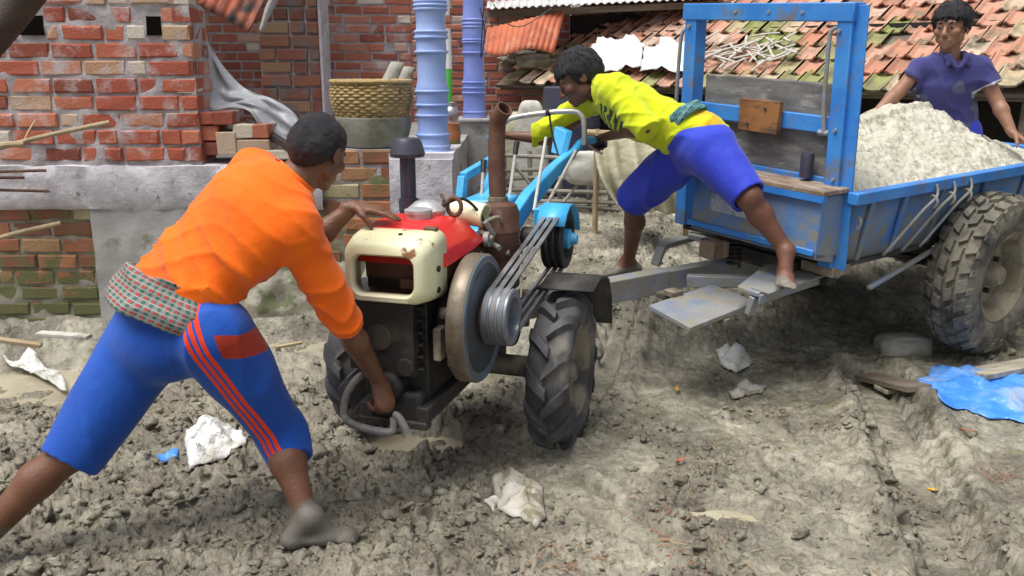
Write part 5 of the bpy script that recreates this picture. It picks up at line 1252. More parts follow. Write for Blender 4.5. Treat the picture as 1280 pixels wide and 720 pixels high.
def head(B, c, fwd, up, s=1.0, k=.012):
    x, y, z = basis(fwd, up); M = np.array([tuple(x), tuple(y), tuple(z)]).T; c = Vector(c)
    L = lambda a, b, d: c+(x*a+y*b+z*d)*s
    e = lambda p, r, kk=k, sub=False: B.ell(L(*p), [q*s for q in r], M, kk, sub)
    e((0, -.018, .030), (.074, .094, .084)); B.cone(L(0, .02, .0), L(0, .04, -.065), .064*s, .042*s, .02)
    e((0, .028, -.060), (.054, .056, .046)); e((0, .072, -.093), (.022, .018, .017))
    for q in (-1, 1): e((q*.040, .060, -.022), (.027, .026, .024)); e((q*.055, .01, -.055), (.016, .03, .03))
    B.cone(L(-.036, .074, .024), L(.036, .074, .024), .013*s, .013*s, .012)
    for q in (-1, 1): e((q*.031, .098, .003), (.017, .013, .010), .008, True)
    for q in (-1, 1): e((q*.031, .074, .003), (.016, .0135, .0115), .003)
    B.cone(L(0, .086, .010), L(0, .108, -.030), .009*s, .013*s, .010)
    for q in (-1, 1): e((q*.012, .096, -.034), (.010, .011, .008), .006)
    B.cone(L(-.018, .087, -.060), L(.018, .087, -.060), .0075*s, .0075*s, .006); B.cone(L(-.016, .086, -.072), L(.016, .086, -.072), .009*s, .009*s, .006)
    B.cone(L(-.024, .098, -.066), L(.024, .098, -.066), .0028*s, .0028*s, .003, sub=True)
    for q in (-1, 1):
        e((q*.079, -.008, -.004), (.009, .021, .033), .006); e((q*.088, -.002, -.002), (.006, .010, .017), .004, True)
    return L, M
def hand(B, w, d, pn, thumb, curl=(40, 45, 30), s=1.0, spread=.0, th=.6, k=.006):
    """palm and five separate fingers; d along the forearm, pn = where the palm faces, thumb = side of the thumb"""
    d = Vector(d).normalized(); pn = Vector(pn); pn = (pn-d*pn.dot(d)).normalized(); sv = d.cross(pn); sv = sv if sv.dot(Vector(thumb)) > 0 else -sv
    w = Vector(w); B.cone(w-d*.02, w+d*.035*s, .026*s, .034*s, .012, pn, .62); B.cone(w+d*.03*s, w+d*.075*s, .036*s, .040*s, .012, pn, .42)
    for i, L in enumerate((.94, 1.03, .96, .76)):
        b = w+d*(.082-.004*abs(i-1.3))*s+sv*(.029-.0195*i)*s; a = 0; p = b-d*.02*s; rr = [.0098, .0094, .0085, .0072]
        dd = (d+sv*(spread*(1.4-i))).normalized(); B.cone(p, b, .011*s, rr[0]*s, k); p = b
        for j, ln in enumerate((.043, .027, .021)):
            a += R(curl[j]+(3*i if j == 0 else 0)); dv = dd*math.cos(a)+pn*math.sin(a); q = p+dv*ln*L*s; B.cone(p, q, rr[j]*s, rr[j+1]*s, .004); p = q
    b = w+d*.022*s+sv*.024*s; t1 = (d*.62+sv*(.75*th+.1)+pn*.42).normalized(); p = b+t1*.040*s; B.cone(b, p, .0145*s, .0115*s, .010)
    t2 = (d*.72+sv*(.35*th-.1)+pn*.62).normalized(); q = p+t2*.030*s; B.cone(p, q, .0115*s, .010*s, .004); r_ = q+(t2*.8+pn*.35).normalized()*.022*s; B.cone(q, r_, .010*s, .008*s, .004)
def foot(B, ank, heel, toe, s=1.0, up=(0, 0, 1)):
    ank, heel, toe = Vector(ank), Vector(heel), Vector(toe); d = (toe-heel).normalized(); sd = d.cross(Vector(up)).normalized(); u = sd.cross(d)
    B.cone(ank, heel+u*.030*s, .036*s, .034*s, .02); ball = heel+d*.165*s+u*.018*s
    B.cone(heel+u*.030*s+d*.01, ball, .034*s, .040*s, .02, u, .6); B.cone(ank+d*.02, heel+d*.11*s+u*.035*s, .034*s, .030*s, .03)
    for i in range(5):
        o = sd*(-.036+.018*i)*s; b = ball+o+d*.012*s; t = b+d*(.052-.006*abs(i-(0))-.004*i)*s-u*.008*s; B.cone(b-d*.03*s, t, .0115*s, (.0125 if i == 0 else .0085)*s, .004)
def leg(B, h, kn, an, s=1.0, r=(.088, .058, .034)):
    h, kn, an = Vector(h), Vector(kn), Vector(an); d = (an-kn).normalized(); B.cone(h, kn, r[0]*s, r[1]*s, .03)
    back = ((kn-h).normalized()*-1+(an-kn).normalized()*-1); fw = ((kn-(h+an)/2)); fw = fw-d*fw.dot(d); fw = fw.normalized() if fw.length > .01 else Vector((0, -1, 0))
    c = kn+d*(an-kn).length*.32-fw*.018; B.cone(kn, c, r[1]*.92*s, r[1]*.95*s, .03); B.cone(c, an, r[1]*.95*s, r[2]*s, .03); B.ell(kn+fw*.012, [.042*s]*3, None, .03)
    for q in (-1, 1):
        sd = d.cross(fw).normalized(); B.ell(an+sd*q*.026*s, [.014*s]*3, None, .012)
def arm(B, sh, el, wr, s=1.0, r=(.050, .037, .025)):
    sh, el, wr = Vector(sh), Vector(el), Vector(wr); B.cone(sh, el, r[0]*s, r[1]*s, .03); c = el.lerp(wr, .28); B.cone(el, c, r[1]*.95*s, r[1]*1.08*s, .02); B.cone(c, wr, r[1]*1.08*s, r[2]*s, .02)
def skin_mat(name, c1, c2, mud, z0=None):
    m = mat(name, c1, col2=c2, scale=7, rough=.46, rvar=.12, attr=[('mud', mud)], bump=.35, bscale=110, bump2=.0, spec=.5)
    return m
def n3(P, f, seed=0, o=2):
    q = np.zeros(len(P)); a = 1
    for i in range(o): q = q+a*noise3(P[:, 0]*f+seed*3.1, P[:, 1]*f+seed*1.7, P[:, 2]*f, seed+i); f *= 2.1; a *= .5
    return q
def put(B, name, m, parent, org, attrs=None, it=1):
    V, F = B.mesh(it); at_ = {k: f(V) for k, f in (attrs or {}).items()}
    return np_mesh(name, V-np.array(tuple(org)), F, m, parent, None if parent is not None else org, attrs=at_)
def hair(c, L, M, s, m, parent, org, length=.014, fringe=0, seed=1, low=-.02, spike=.006, name='hair', back=-.035):
    B = Body([L(-.12, -.15, -.1), L(.12, .15, .15), L(-.12, .15, -.1), L(.12, -.15, .15), L(.12, .15, .15), L(-.12, -.15, -.1)], .01, .0045)
    r = [(.074+length)*s, (.094+length)*s, (.084+length)*s]; B.ell(L(0, -.018, .030), r, M, .01)
    B.ell(L(0, -.06, -.01), [.070*s, .055*s, .06*s], M, .03)
    x, y, z = [Vector(M[:, i]) for i in range(3)]
    if fringe:
        for i in range(11):
            u = -1+2*i/10; B.cone(L(u*.066, .052-.03*u*u, .075-.02*u*u), L(u*.070+.012, .094-.036*u*u, .026-.012*fringe*math.cos(i*2.2)-.008*u*u), .020*s, .006*s, .012)
    # trim away the face, ears and nape
    def trim(P):
        q = (P-np.array(tuple(L(0, 0, 0))))@M/s
        face = (q[:, 1]-.040)*.9-(q[:, 2]-.052)*.75 if not fringe else (q[:, 1]-.062)*.9-(q[:, 2]-.026)*.8
        side = np.where(np.abs(q[:, 0]) > .05, (q[:, 1]-.028), -1)-np.clip(q[:, 2]-.03, 0, 1)*2
        nape = back-q[:, 2]+np.clip(q[:, 1]+.02, 0, .2)*.55
        return np.maximum(np.maximum(face, side), nape)
    idx = np.argwhere(B.D < .04); P = B.lo+idx*B.h; B.D[tuple(idx.T)] = np.maximum(B.D[tuple(idx.T)], (trim(P)*s).astype(np.float32))
    B.displace(lambda P: spike*n3(P, 55, seed, 2)+spike*.8*n3(P, 18, seed+4, 1))
    ho = put(B, name, m, parent, org, None, 0)
    vs = ho.data.vertices; rd = random.Random(seed); mb = MB(); cr = L(0, -.035, .13); cc_ = L(0, -.018, .03)
    ln = .016 if length < .012 else .042
    for _ in range(520 if length < .012 else 420):
        v = vs[rd.randrange(len(vs))].co+Vector(org); n_ = (v-cc_).normalized(); t_ = (v-cr); t_ = t_-n_*t_.dot(n_)
        if t_.length < .004: continue
        if fringe and (v-cc_).dot(y) > .05*s: t_ = t_+x*rd.uniform(-.01, .03)
        t_ = t_.normalized()+Vector((rd.uniform(-.35, .35), rd.uniform(-.35, .35), rd.uniform(-.35, .35))); t_ = (t_-n_*t_.dot(n_)*.8).normalized(); l_ = ln*rd.uniform(.5, 1)*s; up_ = rd.uniform(.10, .35)
        p0 = v-n_*.004-Vector(org); mb.tube([p0, p0+t_*l_*.5+n_*l_*up_*.6, p0+t_*l_+n_*l_*up_*.5], [.0026, .0022, .0006], 4, cap=False)
    mb.build('hair_strands', m, ho, smooth=180, recalc=False)
    return ho
mat('black_hair', (.011, .010, .013), col2=(.022, .02, .026), scale=30, rough=.5, rvar=.1, bump=.8, bscale=220, spec=.35)
mat('eye_white', (.20, .16, .14), rough=.2, bump=0, rvar=0); mat('iris', (.012, .008, .006), rough=.12, bump=0, rvar=0)
def eyes(L, M, s, parent, org):
    x, y, z = [Vector(M[:, i]) for i in range(3)]
    for q in (-1, 1):
        c = L(q*.031, .0762, .002); mb = MB(); Mx = frame_to(y); mb.lathe([(.0115*s*math.sin(a), -.0115*s*math.cos(a)) for a in np.linspace(0, math.pi, 11)], 16, Mx)
        e = mb.build('eye', 'eye_white', parent, loc=c-Vector(org), smooth=180); mb = MB(); mb.lathe([(.0062*s, .0101*s), (.004*s, .0114*s), (0, .0119*s)], 14, Mx); mb.build('iris', 'iris', e, smooth=180)
    for q in (-1, 1):
        mb = MB(); mb.tube(smooth_path([L(q*.014, .0885, .021)-Vector(org), L(q*.03, .0885, .027)-Vector(org), L(q*.05, .073, .021)-Vector(org)], 4), [.0022*s]*3+[.004*s]*3+[.0025*s]*3, 6); mb.build('eyebrow', 'black_hair', parent)
# ---------------------------------------------------------------- cloth materials
def add_stripes(m, col):
    nt = m.node_tree; N = nt.nodes; L = nt.links; b = N['Principled BSDF']; src = b.inputs['Base Color'].links[0].from_socket
    a = N.new('ShaderNodeAttribute'); a.attribute_name = 'lat'; tot = None
    for c in (-.022, 0, .022):
        s_ = N.new('ShaderNodeMath'); s_.operation = 'SUBTRACT'; L.new(a.outputs['Fac'], s_.inputs[0]); s_.inputs[1].default_value = c
        q = N.new('ShaderNodeMath'); q.operation = 'ABSOLUTE'; L.new(s_.outputs[0], q.inputs[0])
        r = N.new('ShaderNodeMapRange'); L.new(q.outputs[0], r.inputs[0]); r.inputs[1].default_value = .0060; r.inputs[2].default_value = .0078; r.inputs[3].default_value = 1; r.inputs[4].default_value = 0
        if tot is None: tot = r.outputs[0]
        else:
            x = N.new('ShaderNodeMath'); x.operation = 'MAXIMUM'; L.new(tot, x.inputs[0]); L.new(r.outputs[0], x.inputs[1]); tot = x.outputs[0]
    x = N.new('ShaderNodeMix'); x.data_type = 'RGBA'; L.new(tot, x.inputs[0]); L.new(src, x.inputs[6]); x.inputs[7].default_value = (*col, 1); L.new(x.outputs[2], b.inputs['Base Color'])
def cloth(name, c, **k): return mat(name, c, bump2=.16, b2scale=22, rough=k.pop('rough', .85), bump=k.pop('bump', .12), bscale=k.pop('bscale', 260), sheen=k.pop('sheen', .15), spec=.25, **k)
cloth('orange_cloth', (.92, .155, .004), col2=(.80, .115, .004), scale=5, th=(.42, .66), dirt=(.50, .13, .03), dscale=7, dth=(.66, .8))
cloth('blue_shorts', (.006, .066, .37), col2=(.010, .080, .42), scale=4, attr=[('pocket', (.36, .03, .012)), ('mudsplash', (.34, .32, .28))], rough=.7)
add_stripes(MATS['blue_shorts'], (.80, .05, .006))
cloth('yellow_cloth', (.60, .68, .012), col2=(.54, .61, .012), scale=4, attr=[('printed', (.05, .085, .03)), ('lower', (.62, .42, .02))])
cloth('royal_shorts', (.020, .035, .46), col2=(.03, .055, .52), scale=4, attr=[('stripe', (.5, .5, .55))], rough=.7)
cloth('polo_cloth', (.042, .042, .17), col2=(.06, .06, .20), scale=5, attr=[('stripe', (.5, .5, .56)), ('dust', (.10, .11, .20))])
def check_mat(name, base, ca, cb, cw, f):
    m = bpy.data.materials.new(name); m.use_nodes = True; nt = m.node_tree; N = nt.nodes; L = nt.links; b = N['Principled BSDF']
    def stripe(an, fr, thr, ph=0):
        a = N.new('ShaderNodeAttribute'); a.attribute_name = an; q = N.new('ShaderNodeMath'); q.operation = 'MULTIPLY_ADD'; L.new(a.outputs['Fac'], q.inputs[0]); q.inputs[1].default_value = fr; q.inputs[2].default_value = ph
        s_ = N.new('ShaderNodeMath'); s_.operation = 'SINE'; L.new(q.outputs[0], s_.inputs[0]); r = N.new('ShaderNodeMapRange'); L.new(s_.outputs[0], r.inputs[0]); r.inputs[1].default_value = thr-.15; r.inputs[2].default_value = thr+.15; return r.outputs[0]
    def mx(f_, a, c, fac=1):
        x = N.new('ShaderNodeMix'); x.data_type = 'RGBA'; L.new(f_, x.inputs[0])
        if isinstance(a, tuple): x.inputs[6].default_value = (*a, 1)
        else: L.new(a, x.inputs[6])
        x.inputs[7].default_value = (*c, 1); return x.outputs[2]
    c = mx(stripe('cu', f, .1), base, ca); 
    p = N.new('ShaderNodeMath'); p.operation = 'MULTIPLY'; L.new(stripe('cv', f*1.1, .2), p.inputs[0]); L.new(stripe('cu', f, .1, 1.2), p.inputs[1])
    c = mx(p.outputs[0], c, cb); c = mx(stripe('cv', f*2.2, .75, .8), c, cw)
    L.new(c, b.inputs['Base Color']); b.inputs['Roughness'].default_value = .9; b.inputs['Specular IOR Level'].default_value = .2; MATS[name] = m
check_mat('check_cloth', (.20, .20, .19), (.05, .12, .10), (.36, .06, .06), (.30, .30, .28), 210)
check_mat('teal_cloth', (.07, .16, .19), (.10, .26, .27), (.04, .10, .10), (.16, .28, .28), 230)
# ================================================================ the man in the orange shirt
skin_mat('skin_dark', (.135, .055, .029), (.17, .074, .041), (.135, .125, .105))
def man_orange():
    pel = at(216, 402, 2.74); wst = at(238, 352, 2.77); chs = at(312, 272, 2.80); nck = at(366, 226, 2.84)
    Rh, Lh = at(268, 418, 2.66), at(192, 412, 2.80); Rk, Lk = at(352, 545, 2.80), at(98, 560, 2.64)
    Ra = at(384, 648, 2.64); La = at(-48, 700, 2.50)
    Rs, Ls = at(366, 284, 2.72), at(318, 218, 2.99); Re, Le = at(432, 406, 2.80), at(392, 300, 3.10)
    Rw, Lw = at(474, 476, 2.97), V3(-.565, 3.125, 1.068); hc = at(399, 190, 2.87); org = V3(pel.x, pel.y, 0)
    fwd = V3(.36, .84, -.42); up = V3(.10, .05, 1)
    gz = lambda p: mz(p.x, p.y)
    B = Body([pel, Ra, La, Le, Lw, Rw, hc, at(510, 520, 3.05), at(300, 180, 3.0), La-V3(.15, .1, .12), Ra+V3(.25, .1, -.12), hc+V3(.1, .15, .14)], .13, .0058)
    tw = (Rs-Ls).normalized(); ta = (nck-pel).normalized(); tn = tw.cross(ta).normalized()
    B.cone(pel, wst, .14, .125, .03, tn, .60); B.cone(wst, chs, .125, .15, .03, tn, .56); B.cone(chs, nck, .14, .065, .03, tn, .56); B.cone(Ls, Rs, .055, .055, .03)
    B.cone(nck, hc-up*.03, .062, .060, .02)
    B.cone(pel, Rh, .09, .085, .03); B.cone(pel, Lh, .09, .085, .03)
    leg(B, Rh, Rk, Ra, 1.02); leg(B, Lh, Lk, La, 1.04); arm(B, Rs, Re, Rw, 1.05); arm(B, Ls, Le, Lw, 1.0)
    fd = V3(.93, .30, 0).normalized(); hl = V3(Ra.x, Ra.y, 0)-fd*.055; hl.z = gz(hl)-.008; tt = hl+fd*.25; tt.z = hl.z; foot(B, Ra, hl, tt, 1.05)
    hl = V3(La.x, La.y, 0)-fd*.05; hl.z = La.z-.075; foot(B, La, hl, hl+fd*.25, 1.0)
    L, M = head(B, hc, fwd, up, .98)
    hoop = (Matrix.Translation(tra.location) @ Matrix.Rotation(R(-17), 4, 'Z')) @ Vector((-.09, -.78, .315))
    d = (hoop-Rw).normalized(); hand(B, Rw, d*.8+V3(.35, -.02, -.1), V3(-.45, .35, -.8), V3(.5, .6, .5), (60, 60, 40), 1.05, .0, .7)
    hand(B, Lw, V3(.97, .02, -.14), V3(-.1, .05, -1), V3(.2, -.8, 0), (4, 8, 6), 1.0, .16, .9)
    sk = lambda P: np.clip(.5+2.2*(.16-P[:, 2]-.0)*1.0+.55*n3(P, 9, 4), 0, 1)*(P[:, 2] < .5)*(P[:, 0] > -2)
    body = put(B, 'person', 'skin_dark', None, org, {'mud': lambda P: np.where(P[:, 2] < .62, np.clip(.46+5*(Ra.z+.045-P[:, 2])+.16*n3(P, 13, 4)+.35*np.clip(n3(P, 22, 9)-.55, 0, 1), 0, 1), 0)})
    tag(body, 'man in orange shirt and blue shorts bending down at the front of the tractor', 'person')
    hair(hc, L, M, .98, 'black_hair', body, org, .011, 0, 3, spike=.003, back=-.075); eyes(L, M, .98, body, org)
    # shirt
    S = Body([pel, wst, nck, Rs, Ls, Re, Le, at(300, 180, 3.0)], .16, .0065)
    S.cone(at(214, 378, 2.75), wst, .188, .186, .03, tn, .66); S.cone(wst, chs, .186, .205, .04, tn, .62); S.cone(chs, nck-ta*.03, .20, .095, .05, tn, .66); S.cone(Ls, Rs, .084, .086, .05)
    S.cone(Rs, Re.lerp(Rw, .10), .078, .056, .035); S.cone(Ls, Le.lerp(Lw, .12), .074, .054, .035)
    bel = at(322, 322, 2.82); S.cone(bel, at(345, 300, 2.82), .062, .06, .06); S.cone(at(292, 335, 2.80), bel, .05, .06, .05)
    S.cut(Re.lerp(Rw, .06), Rw-Re, .12); S.cut(Le.lerp(Lw, .10), Lw-Le, .12); S.cut(at(212, 372, 2.75), -ta, .34); S.cut(nck+ta*.012, (hc-nck), .10)
    A0 = np.array(tuple(pel)); TA, TW, TN = [np.array(tuple(v)) for v in (ta, tw, tn)]; ARMD = np.array(tuple((Re-Rs).normalized())); RS = np.array(tuple(Rs))
    def folds(P):
        q = P-A0; t = q@TA; w_ = q@TW; n_ = q@TN; lowm = 1-sstep(.12, .40, t)
        ph = t*58+w_*16+5*n3(P, 5, 2, 1); f1 = np.abs(np.sin(ph*.5))**.7
        ph2 = t*26-w_*30+4*n3(P, 4, 7, 1); f2 = (1-np.abs(np.sin(ph2)))**2
        ad = (P-RS)@ARMD; al_ = np.linalg.norm((P-RS)-ad[:, None]*ARMD, axis=1); arm_ = (al_ < .10)*sstep(.02, .1, ad)
        f3 = (1-np.abs(np.sin(ad*36+3*n3(P, 8, 3, 1))))**2
        return .020*lowm*(f1-.5)-.012*f2*(1-arm_)*(.45+.55*lowm)-.008*f3*arm_+.004*n3(P, 5, 5, 1)-.024*np.clip((1-np.abs(n3(np.stack([t*11+w_*4, w_*3-t*2, n_*4], 1), 1.0, 19, 1)))**4-.3, 0, 1)*(.35+.65*lowm)*(1-arm_)
    S.displace(folds); put(S, 'shirt', 'orange_cloth', body, org)
    C = Body([nck, nck+ta*.05], .12, .005); nd = (hc-nck).normalized(); C.cone(nck-nd*.012, nck+nd*.022, .082, .074, .01, tn, .92); C.cone(nck-nd*.05, nck+nd*.06, .066, .062, .004, tn, .92, sub=True); C.cut(nck+nd*.026, nd, .12); put(C, 'collar', 'orange_cloth', bpy.data.objects[[c.name for c in body.children if c.name.startswith('shirt')][0]], org)
    # shorts
    S = Body([pel, Rh, Lh, Rk, Lk, at(216, 372, 2.75)], .17, .0062)
    hw = (Rh-Lh).normalized()
    S.cone(at(216, 384, 2.75), pel, .172, .182, .04, tn, .70); Rb, Lb = Rk.lerp(Ra, .40), Lk.lerp(La, .10)
    S.chain([Rh, Rk, Rb], [.124, .080, .070], .04); Lx = Lh.lerp(Lk, 1.22); S.chain([Lh, Lx], [.130, .086], .04); S.ell(pel+V3(-.02, -.02, -.05), [.145, .12, .12], None, .05)
    ra, la_ = Rk.lerp(Ra, .34), Lh.lerp(Lk, 1.10); S.cut(ra, Ra-Rk+V3(.05, 0, .03), .15); S.cut(la_, (Lk-Lh), .17)
    for p, q_, r_ in ((ra, Rk, .064), (la_, Lh, .084)): S.cone(p+(p-q_).normalized()*.02, p+(q_-p).normalized()*.05, r_, r_*.8, .006, sub=True)
    def sfold(P):
        f = n3(P*np.array([1, 1, .55]), 9, 11, 2); g = (1-np.abs(n3(P*np.array([1.0, 1.0, .5]), 6, 14, 1)))**3; return .005*n3(P, 4.5, 11, 1)-.013*np.clip(g-.25, 0, 1)
    S.displace(sfold)
    def leg_stripes(P, h_, k_, e_, outw):
        out = np.ones(len(P)); best = np.full(len(P), 9.)
        for a, b in ((h_, k_), (k_, e_)):
            a_, b_ = np.array(tuple(a)), np.array(tuple(b)); d = b_-a_; Ln = np.linalg.norm(d); d = d/Ln; o = np.array(tuple(outw)); o = o-d*(o@d); o /= np.linalg.norm(o); l = np.cross(d, o)
            q = P-a_; t = q@d; done = t*0; lat = q@l; fr = (q@o) > 0
            ax_ = np.linalg.norm(q-np.clip(t, 0, Ln)[:, None]*d, axis=1); near = ax_ < best; best = np.minimum(best, ax_); out = np.where(near, np.where(fr, lat, np.where(lat < 0, -1., 1.)), out)
        return out
    pk = np.array(tuple(at(296, 436, 2.56)))
    rh0 = Rh.lerp(Rk, -.05)
    def stripe(P):
        s1 = leg_stripes(P, Rh, Rk, Rk.lerp(Ra, .4), V3(-.10, -1, -.05)); s2 = leg_stripes(P, Lh, Lk, La, V3(-.96, -.12, .05))
        mid = (P[:, 0] < (Rh.x+Lh.x)/2-.0); return np.where(mid, s2, s1)
    def pocket(P):
        u = 640+FOC*P[:, 0]/(P[:, 1]*CP-(P[:, 2]-EYE)*SP); 
        q = P-pk; r = np.maximum(np.abs(q[:, 0]+.25*q[:, 2])/.050, np.abs(q[:, 2]+.15*q[:, 0])/.038); return np.clip(.5+(1-r)*5, 0, 1)*(P[:, 1] < pel.y+.02)
    sh = put(S, 'shorts', 'blue_shorts', body, org, {'lat': stripe, 'pocket': pocket, 'mudsplash': lambda P: np.clip(.5+(n3(P, 16, 21, 2)-.95)*4-.0, 0, 1)*(P[:, 0] > Rh.x)})
    # checked cloth tied round the waist
    S = Body([pel, wst], .30, .0065); a0, a1 = at(204, 384, 2.735), at(214, 356, 2.75); ax = (wst-pel).normalized()
    S.cone(a0, a1, .206, .186, .02, tn, .80); S.cone(at(176, 392, 2.60), at(238, 402, 2.60), .035, .045, .05); 
    S.cone(a0-ax*.1, a1+ax*.1, .176, .176, .01, tn, .70, sub=True); S.cut(a1+ax*.020, ax+tw*-.05, .4); S.cut(a0-ax*.040, -ax+tw*.02, .4)
    AX, TWv = np.array(tuple(ax)), TW; PE = np.array(tuple(a0)); nn_ = np.cross(AX, TWv); nn_ /= np.linalg.norm(nn_)
    S.displace(lambda P: .009*(np.abs(np.sin(((P-PE)@AX)*46+((P-PE)@TWv)*9+2.5*n3(P, 5, 3, 1)))-.5)+.012*n3(P, 7, 9, 2))
    put(S, 'waist_cloth', 'check_cloth', body, org, {'cu': lambda P: np.arctan2((P-PE)@nn_/.72, (P-PE)@TWv)*.20, 'cv': lambda P: (P-PE)@AX})
man_orange()
# ================================================================ the driver in yellow
skin_mat('skin_driver', (.135, .055, .033), (.165, .070, .045), (.17, .155, .125))
def driver():
    pel = at(876, 184, 4.30); wst = at(838, 160, 4.38); chs = at(785, 134, 4.48); nck = at(754, 112, 4.52)
    Lh, Rh = at(890, 192, 4.20), at(858, 190, 4.44); Lk, Rk = at(936, 246, 4.02), at(791, 252, 4.74); 
    fs = gr(974, 350, .585); La = at(983, 314, fs.y-.04); Ra = at(786, 326, 5.08)
    Ls, Rs = at(770, 112, 4.40), at(742, 124, 4.68); Le, Re = at(806, 158, 4.24), at(694, 174, 4.84)
    TT = Matrix.Translation(tra.location) @ Matrix.Rotation(R(-17), 4, 'Z'); gl, gr_ = TT @ Vector((.28, 1.27, 1.165)), TT @ Vector((-.31, 1.27, 1.165))
    Lw = gl+(Le-gl).normalized()*.085+V3(0, 0, .015); Rw = gr_+(Re-gr_).normalized()*.085+V3(0, 0, .02)
    hc = at(723, 97, 4.55); org = V3(pel.x, pel.y, 0); fwd = V3(-.84, -.04, -.54); up = V3(-.35, .05, 1)
    B = Body([pel, La, Ra, Lk, gl, gr_, hc, V3(fs.x+.2, fs.y-.15, .5), Ra-V3(.25, .1, .12)], .14, .0068)
    tw = (Rs-Ls).normalized(); ta = (nck-pel).normalized(); tn = tw.cross(ta).normalized()
    B.cone(pel, wst, .11, .098, .03, tn, .62); B.cone(wst, chs, .098, .125, .03, tn, .6); B.cone(chs, nck, .12, .055, .03, tn, .6); B.cone(Ls, Rs, .048, .048, .03); B.cone(nck, hc-up*.035, .052, .05, .02)
    B.cone(pel, Rh, .08, .075, .03); B.cone(pel, Lh, .08, .075, .03)
    leg(B, Lh, Lk, La, .98); leg(B, Rh, Rk, Ra, .98); arm(B, Ls, Le, Lw, .92); arm(B, Rs, Re, Rw, .92); L, M = head(B, hc, fwd, up, 1.10)
    hand(B, Lw, (gl-Lw).normalized()+V3(-.2, .1, .1), V3(-.1, .1, -1), V3(-.6, .5, 0), (70, 70, 40), 1.0, 0, .5); hand(B, Rw, V3(-1, .1, .05), V3(0, 0, -1), V3(0, -1, 0), (55, 65, 40), 1.0, 0, .5)
    fd = V3(-.25, -.97, 0).normalized(); hl = V3(La.x, La.y, .60)-fd*.05; foot(B, La, hl, hl+fd*.25-V3(0, 0, .012), 1.0)
    fd = V3(-.9, -.3, 0).normalized(); hl = V3(Ra.x, Ra.y, Ra.z-.08)-fd*.05; foot(B, Ra, hl, hl+fd*.25, 1.0)
    body = put(B, 'person', 'skin_driver', None, org, {'mud': lambda P: np.where(P[:, 2] < .8, np.clip(.38+(6*(.60-P[:, 2]) if False else np.where(P[:, 0] > pel.x, 6*(.635-P[:, 2]), 6*(.47-P[:, 2])))+.55*n3(P, 13, 4), 0, 1), 0)})
    tag(body, 'driver in yellow green shirt leaning from the trailer to hold the tractor handlebars', 'person')
    hair(hc, L, M, 1.10, 'black_hair', body, org, .018, .6, 6, spike=.003, back=-.045); eyes(L, M, 1.10, body, org)
    S = Body([pel, nck, Ls, Rs, Le, Re, Rw], .16, .0065)
    S.cone(at(880, 176, 4.30), wst, .155, .140, .03, tn, .74); S.cone(wst, chs, .140, .165, .04, tn, .68); S.cone(chs, nck-ta*.02, .162, .078, .05, tn, .70); S.cone(Ls, Rs, .072, .072, .05)
    S.cone(Ls, Ls.lerp(Le, 1.3), .070, .058, .02); S.cone(Rs, Re.lerp(Rw, .50), .066, .048, .035); S.cone(at(812, 166, 4.46), at(765, 146, 4.56), .035, .04, .05)
    S.cut(Ls.lerp(Le, 1.13), Le-Ls, .075); S.cut(Re.lerp(Rw, .46), Rw-Re, .10); S.cut(nck+ta*.015, hc-nck, .08)
    A0, TA, TW, TN = [np.array(tuple(v)) for v in (pel, ta, tw, tn)]
    def folds(P):
        q = P-A0; t = q@TA; w_ = q@TW; n_ = q@TN; ph = t*34+n_*34+4*n3(P, 5, 2, 1); return -.012*(1-np.abs(np.sin(ph)))**2*np.clip(.3+1.2*n3(P, 6, 12, 1), 0, 1)*(1-.4*sstep(.3, .55, t))-.010*(1-np.abs(n3(P@np.stack([TA*1.6, TW, TN*.8], 1), 8, 4, 2)))**4+.006*n3(P, 8, 5, 2)
    S.displace(folds)
    def printed(P):
        u = 640+FOC*P[:, 0]/(P[:, 1]*CP-(P[:, 2]-EYE)*SP); v = 360-FOC*(P[:, 1]*SP+(P[:, 2]-EYE)*CP)/(P[:, 1]*CP-(P[:, 2]-EYE)*SP)
        q = P-A0; t = q@TA; n_ = q@TN; a = n3(P*np.array([1, 1, 1]), 22, 8, 2); reg = sstep(.30, .36, t)*(1-sstep(.50, .55, t)); lowside = sstep(.0, .05, -(P[:, 2]-(A0+t[:, None]*TA)[:, 2]))
        bars_ = np.abs(np.sin(t*95+a*1.2))*reg*lowside; return np.clip(.5+(bars_-.62)*3+(a-.2)*.4*reg, 0, 1)*(reg*lowside > .3)
    sh = put(S, 'shirt', 'yellow_cloth', body, org, {'printed': printed, 'lower': lambda P: np.clip(.35+(.10-(P-A0)@TA)*1.2+.35*n3(P, 10, 6, 2), 0, 1)})
    C = Body([nck, nck+ta*.05], .12, .005); nd = (hc-nck).normalized(); C.cone(nck-nd*.012, nck+nd*.02, .072, .066, .01); C.cone(nck-nd*.05, nck+nd*.06, .058, .056, .004, sub=True); C.cut(nck+nd*.022, nd, .12); put(C, 'collar', 'teal_cloth', sh, org, {'cu': lambda P: P[:, 0], 'cv': lambda P: P[:, 2]})
    S = Body([pel, Lh, Rh, Lk, Rk], .16, .0068)
    S.cone(at(868, 176, 4.32), pel, .150, .165, .04, tn, .80); S.chain([Lh, Lh.lerp(Lk, 1.2)], [.124, .082], .04); S.chain([Rh, Rh.lerp(Rk, 1.2)], [.120, .088], .04)
    la_, ra = Lh.lerp(Lk, 1.0), Rh.lerp(Rk, 1.0); S.cut(la_, Lk-Lh, .17); S.cut(ra, Rk-Rh, .17)
    for p, q_, r_ in ((ra, Rh, .082), (la_, Lh, .076)): S.cone(p+(p-q_).normalized()*.02, p+(q_-p).normalized()*.05, r_, r_*.8, .006, sub=True)
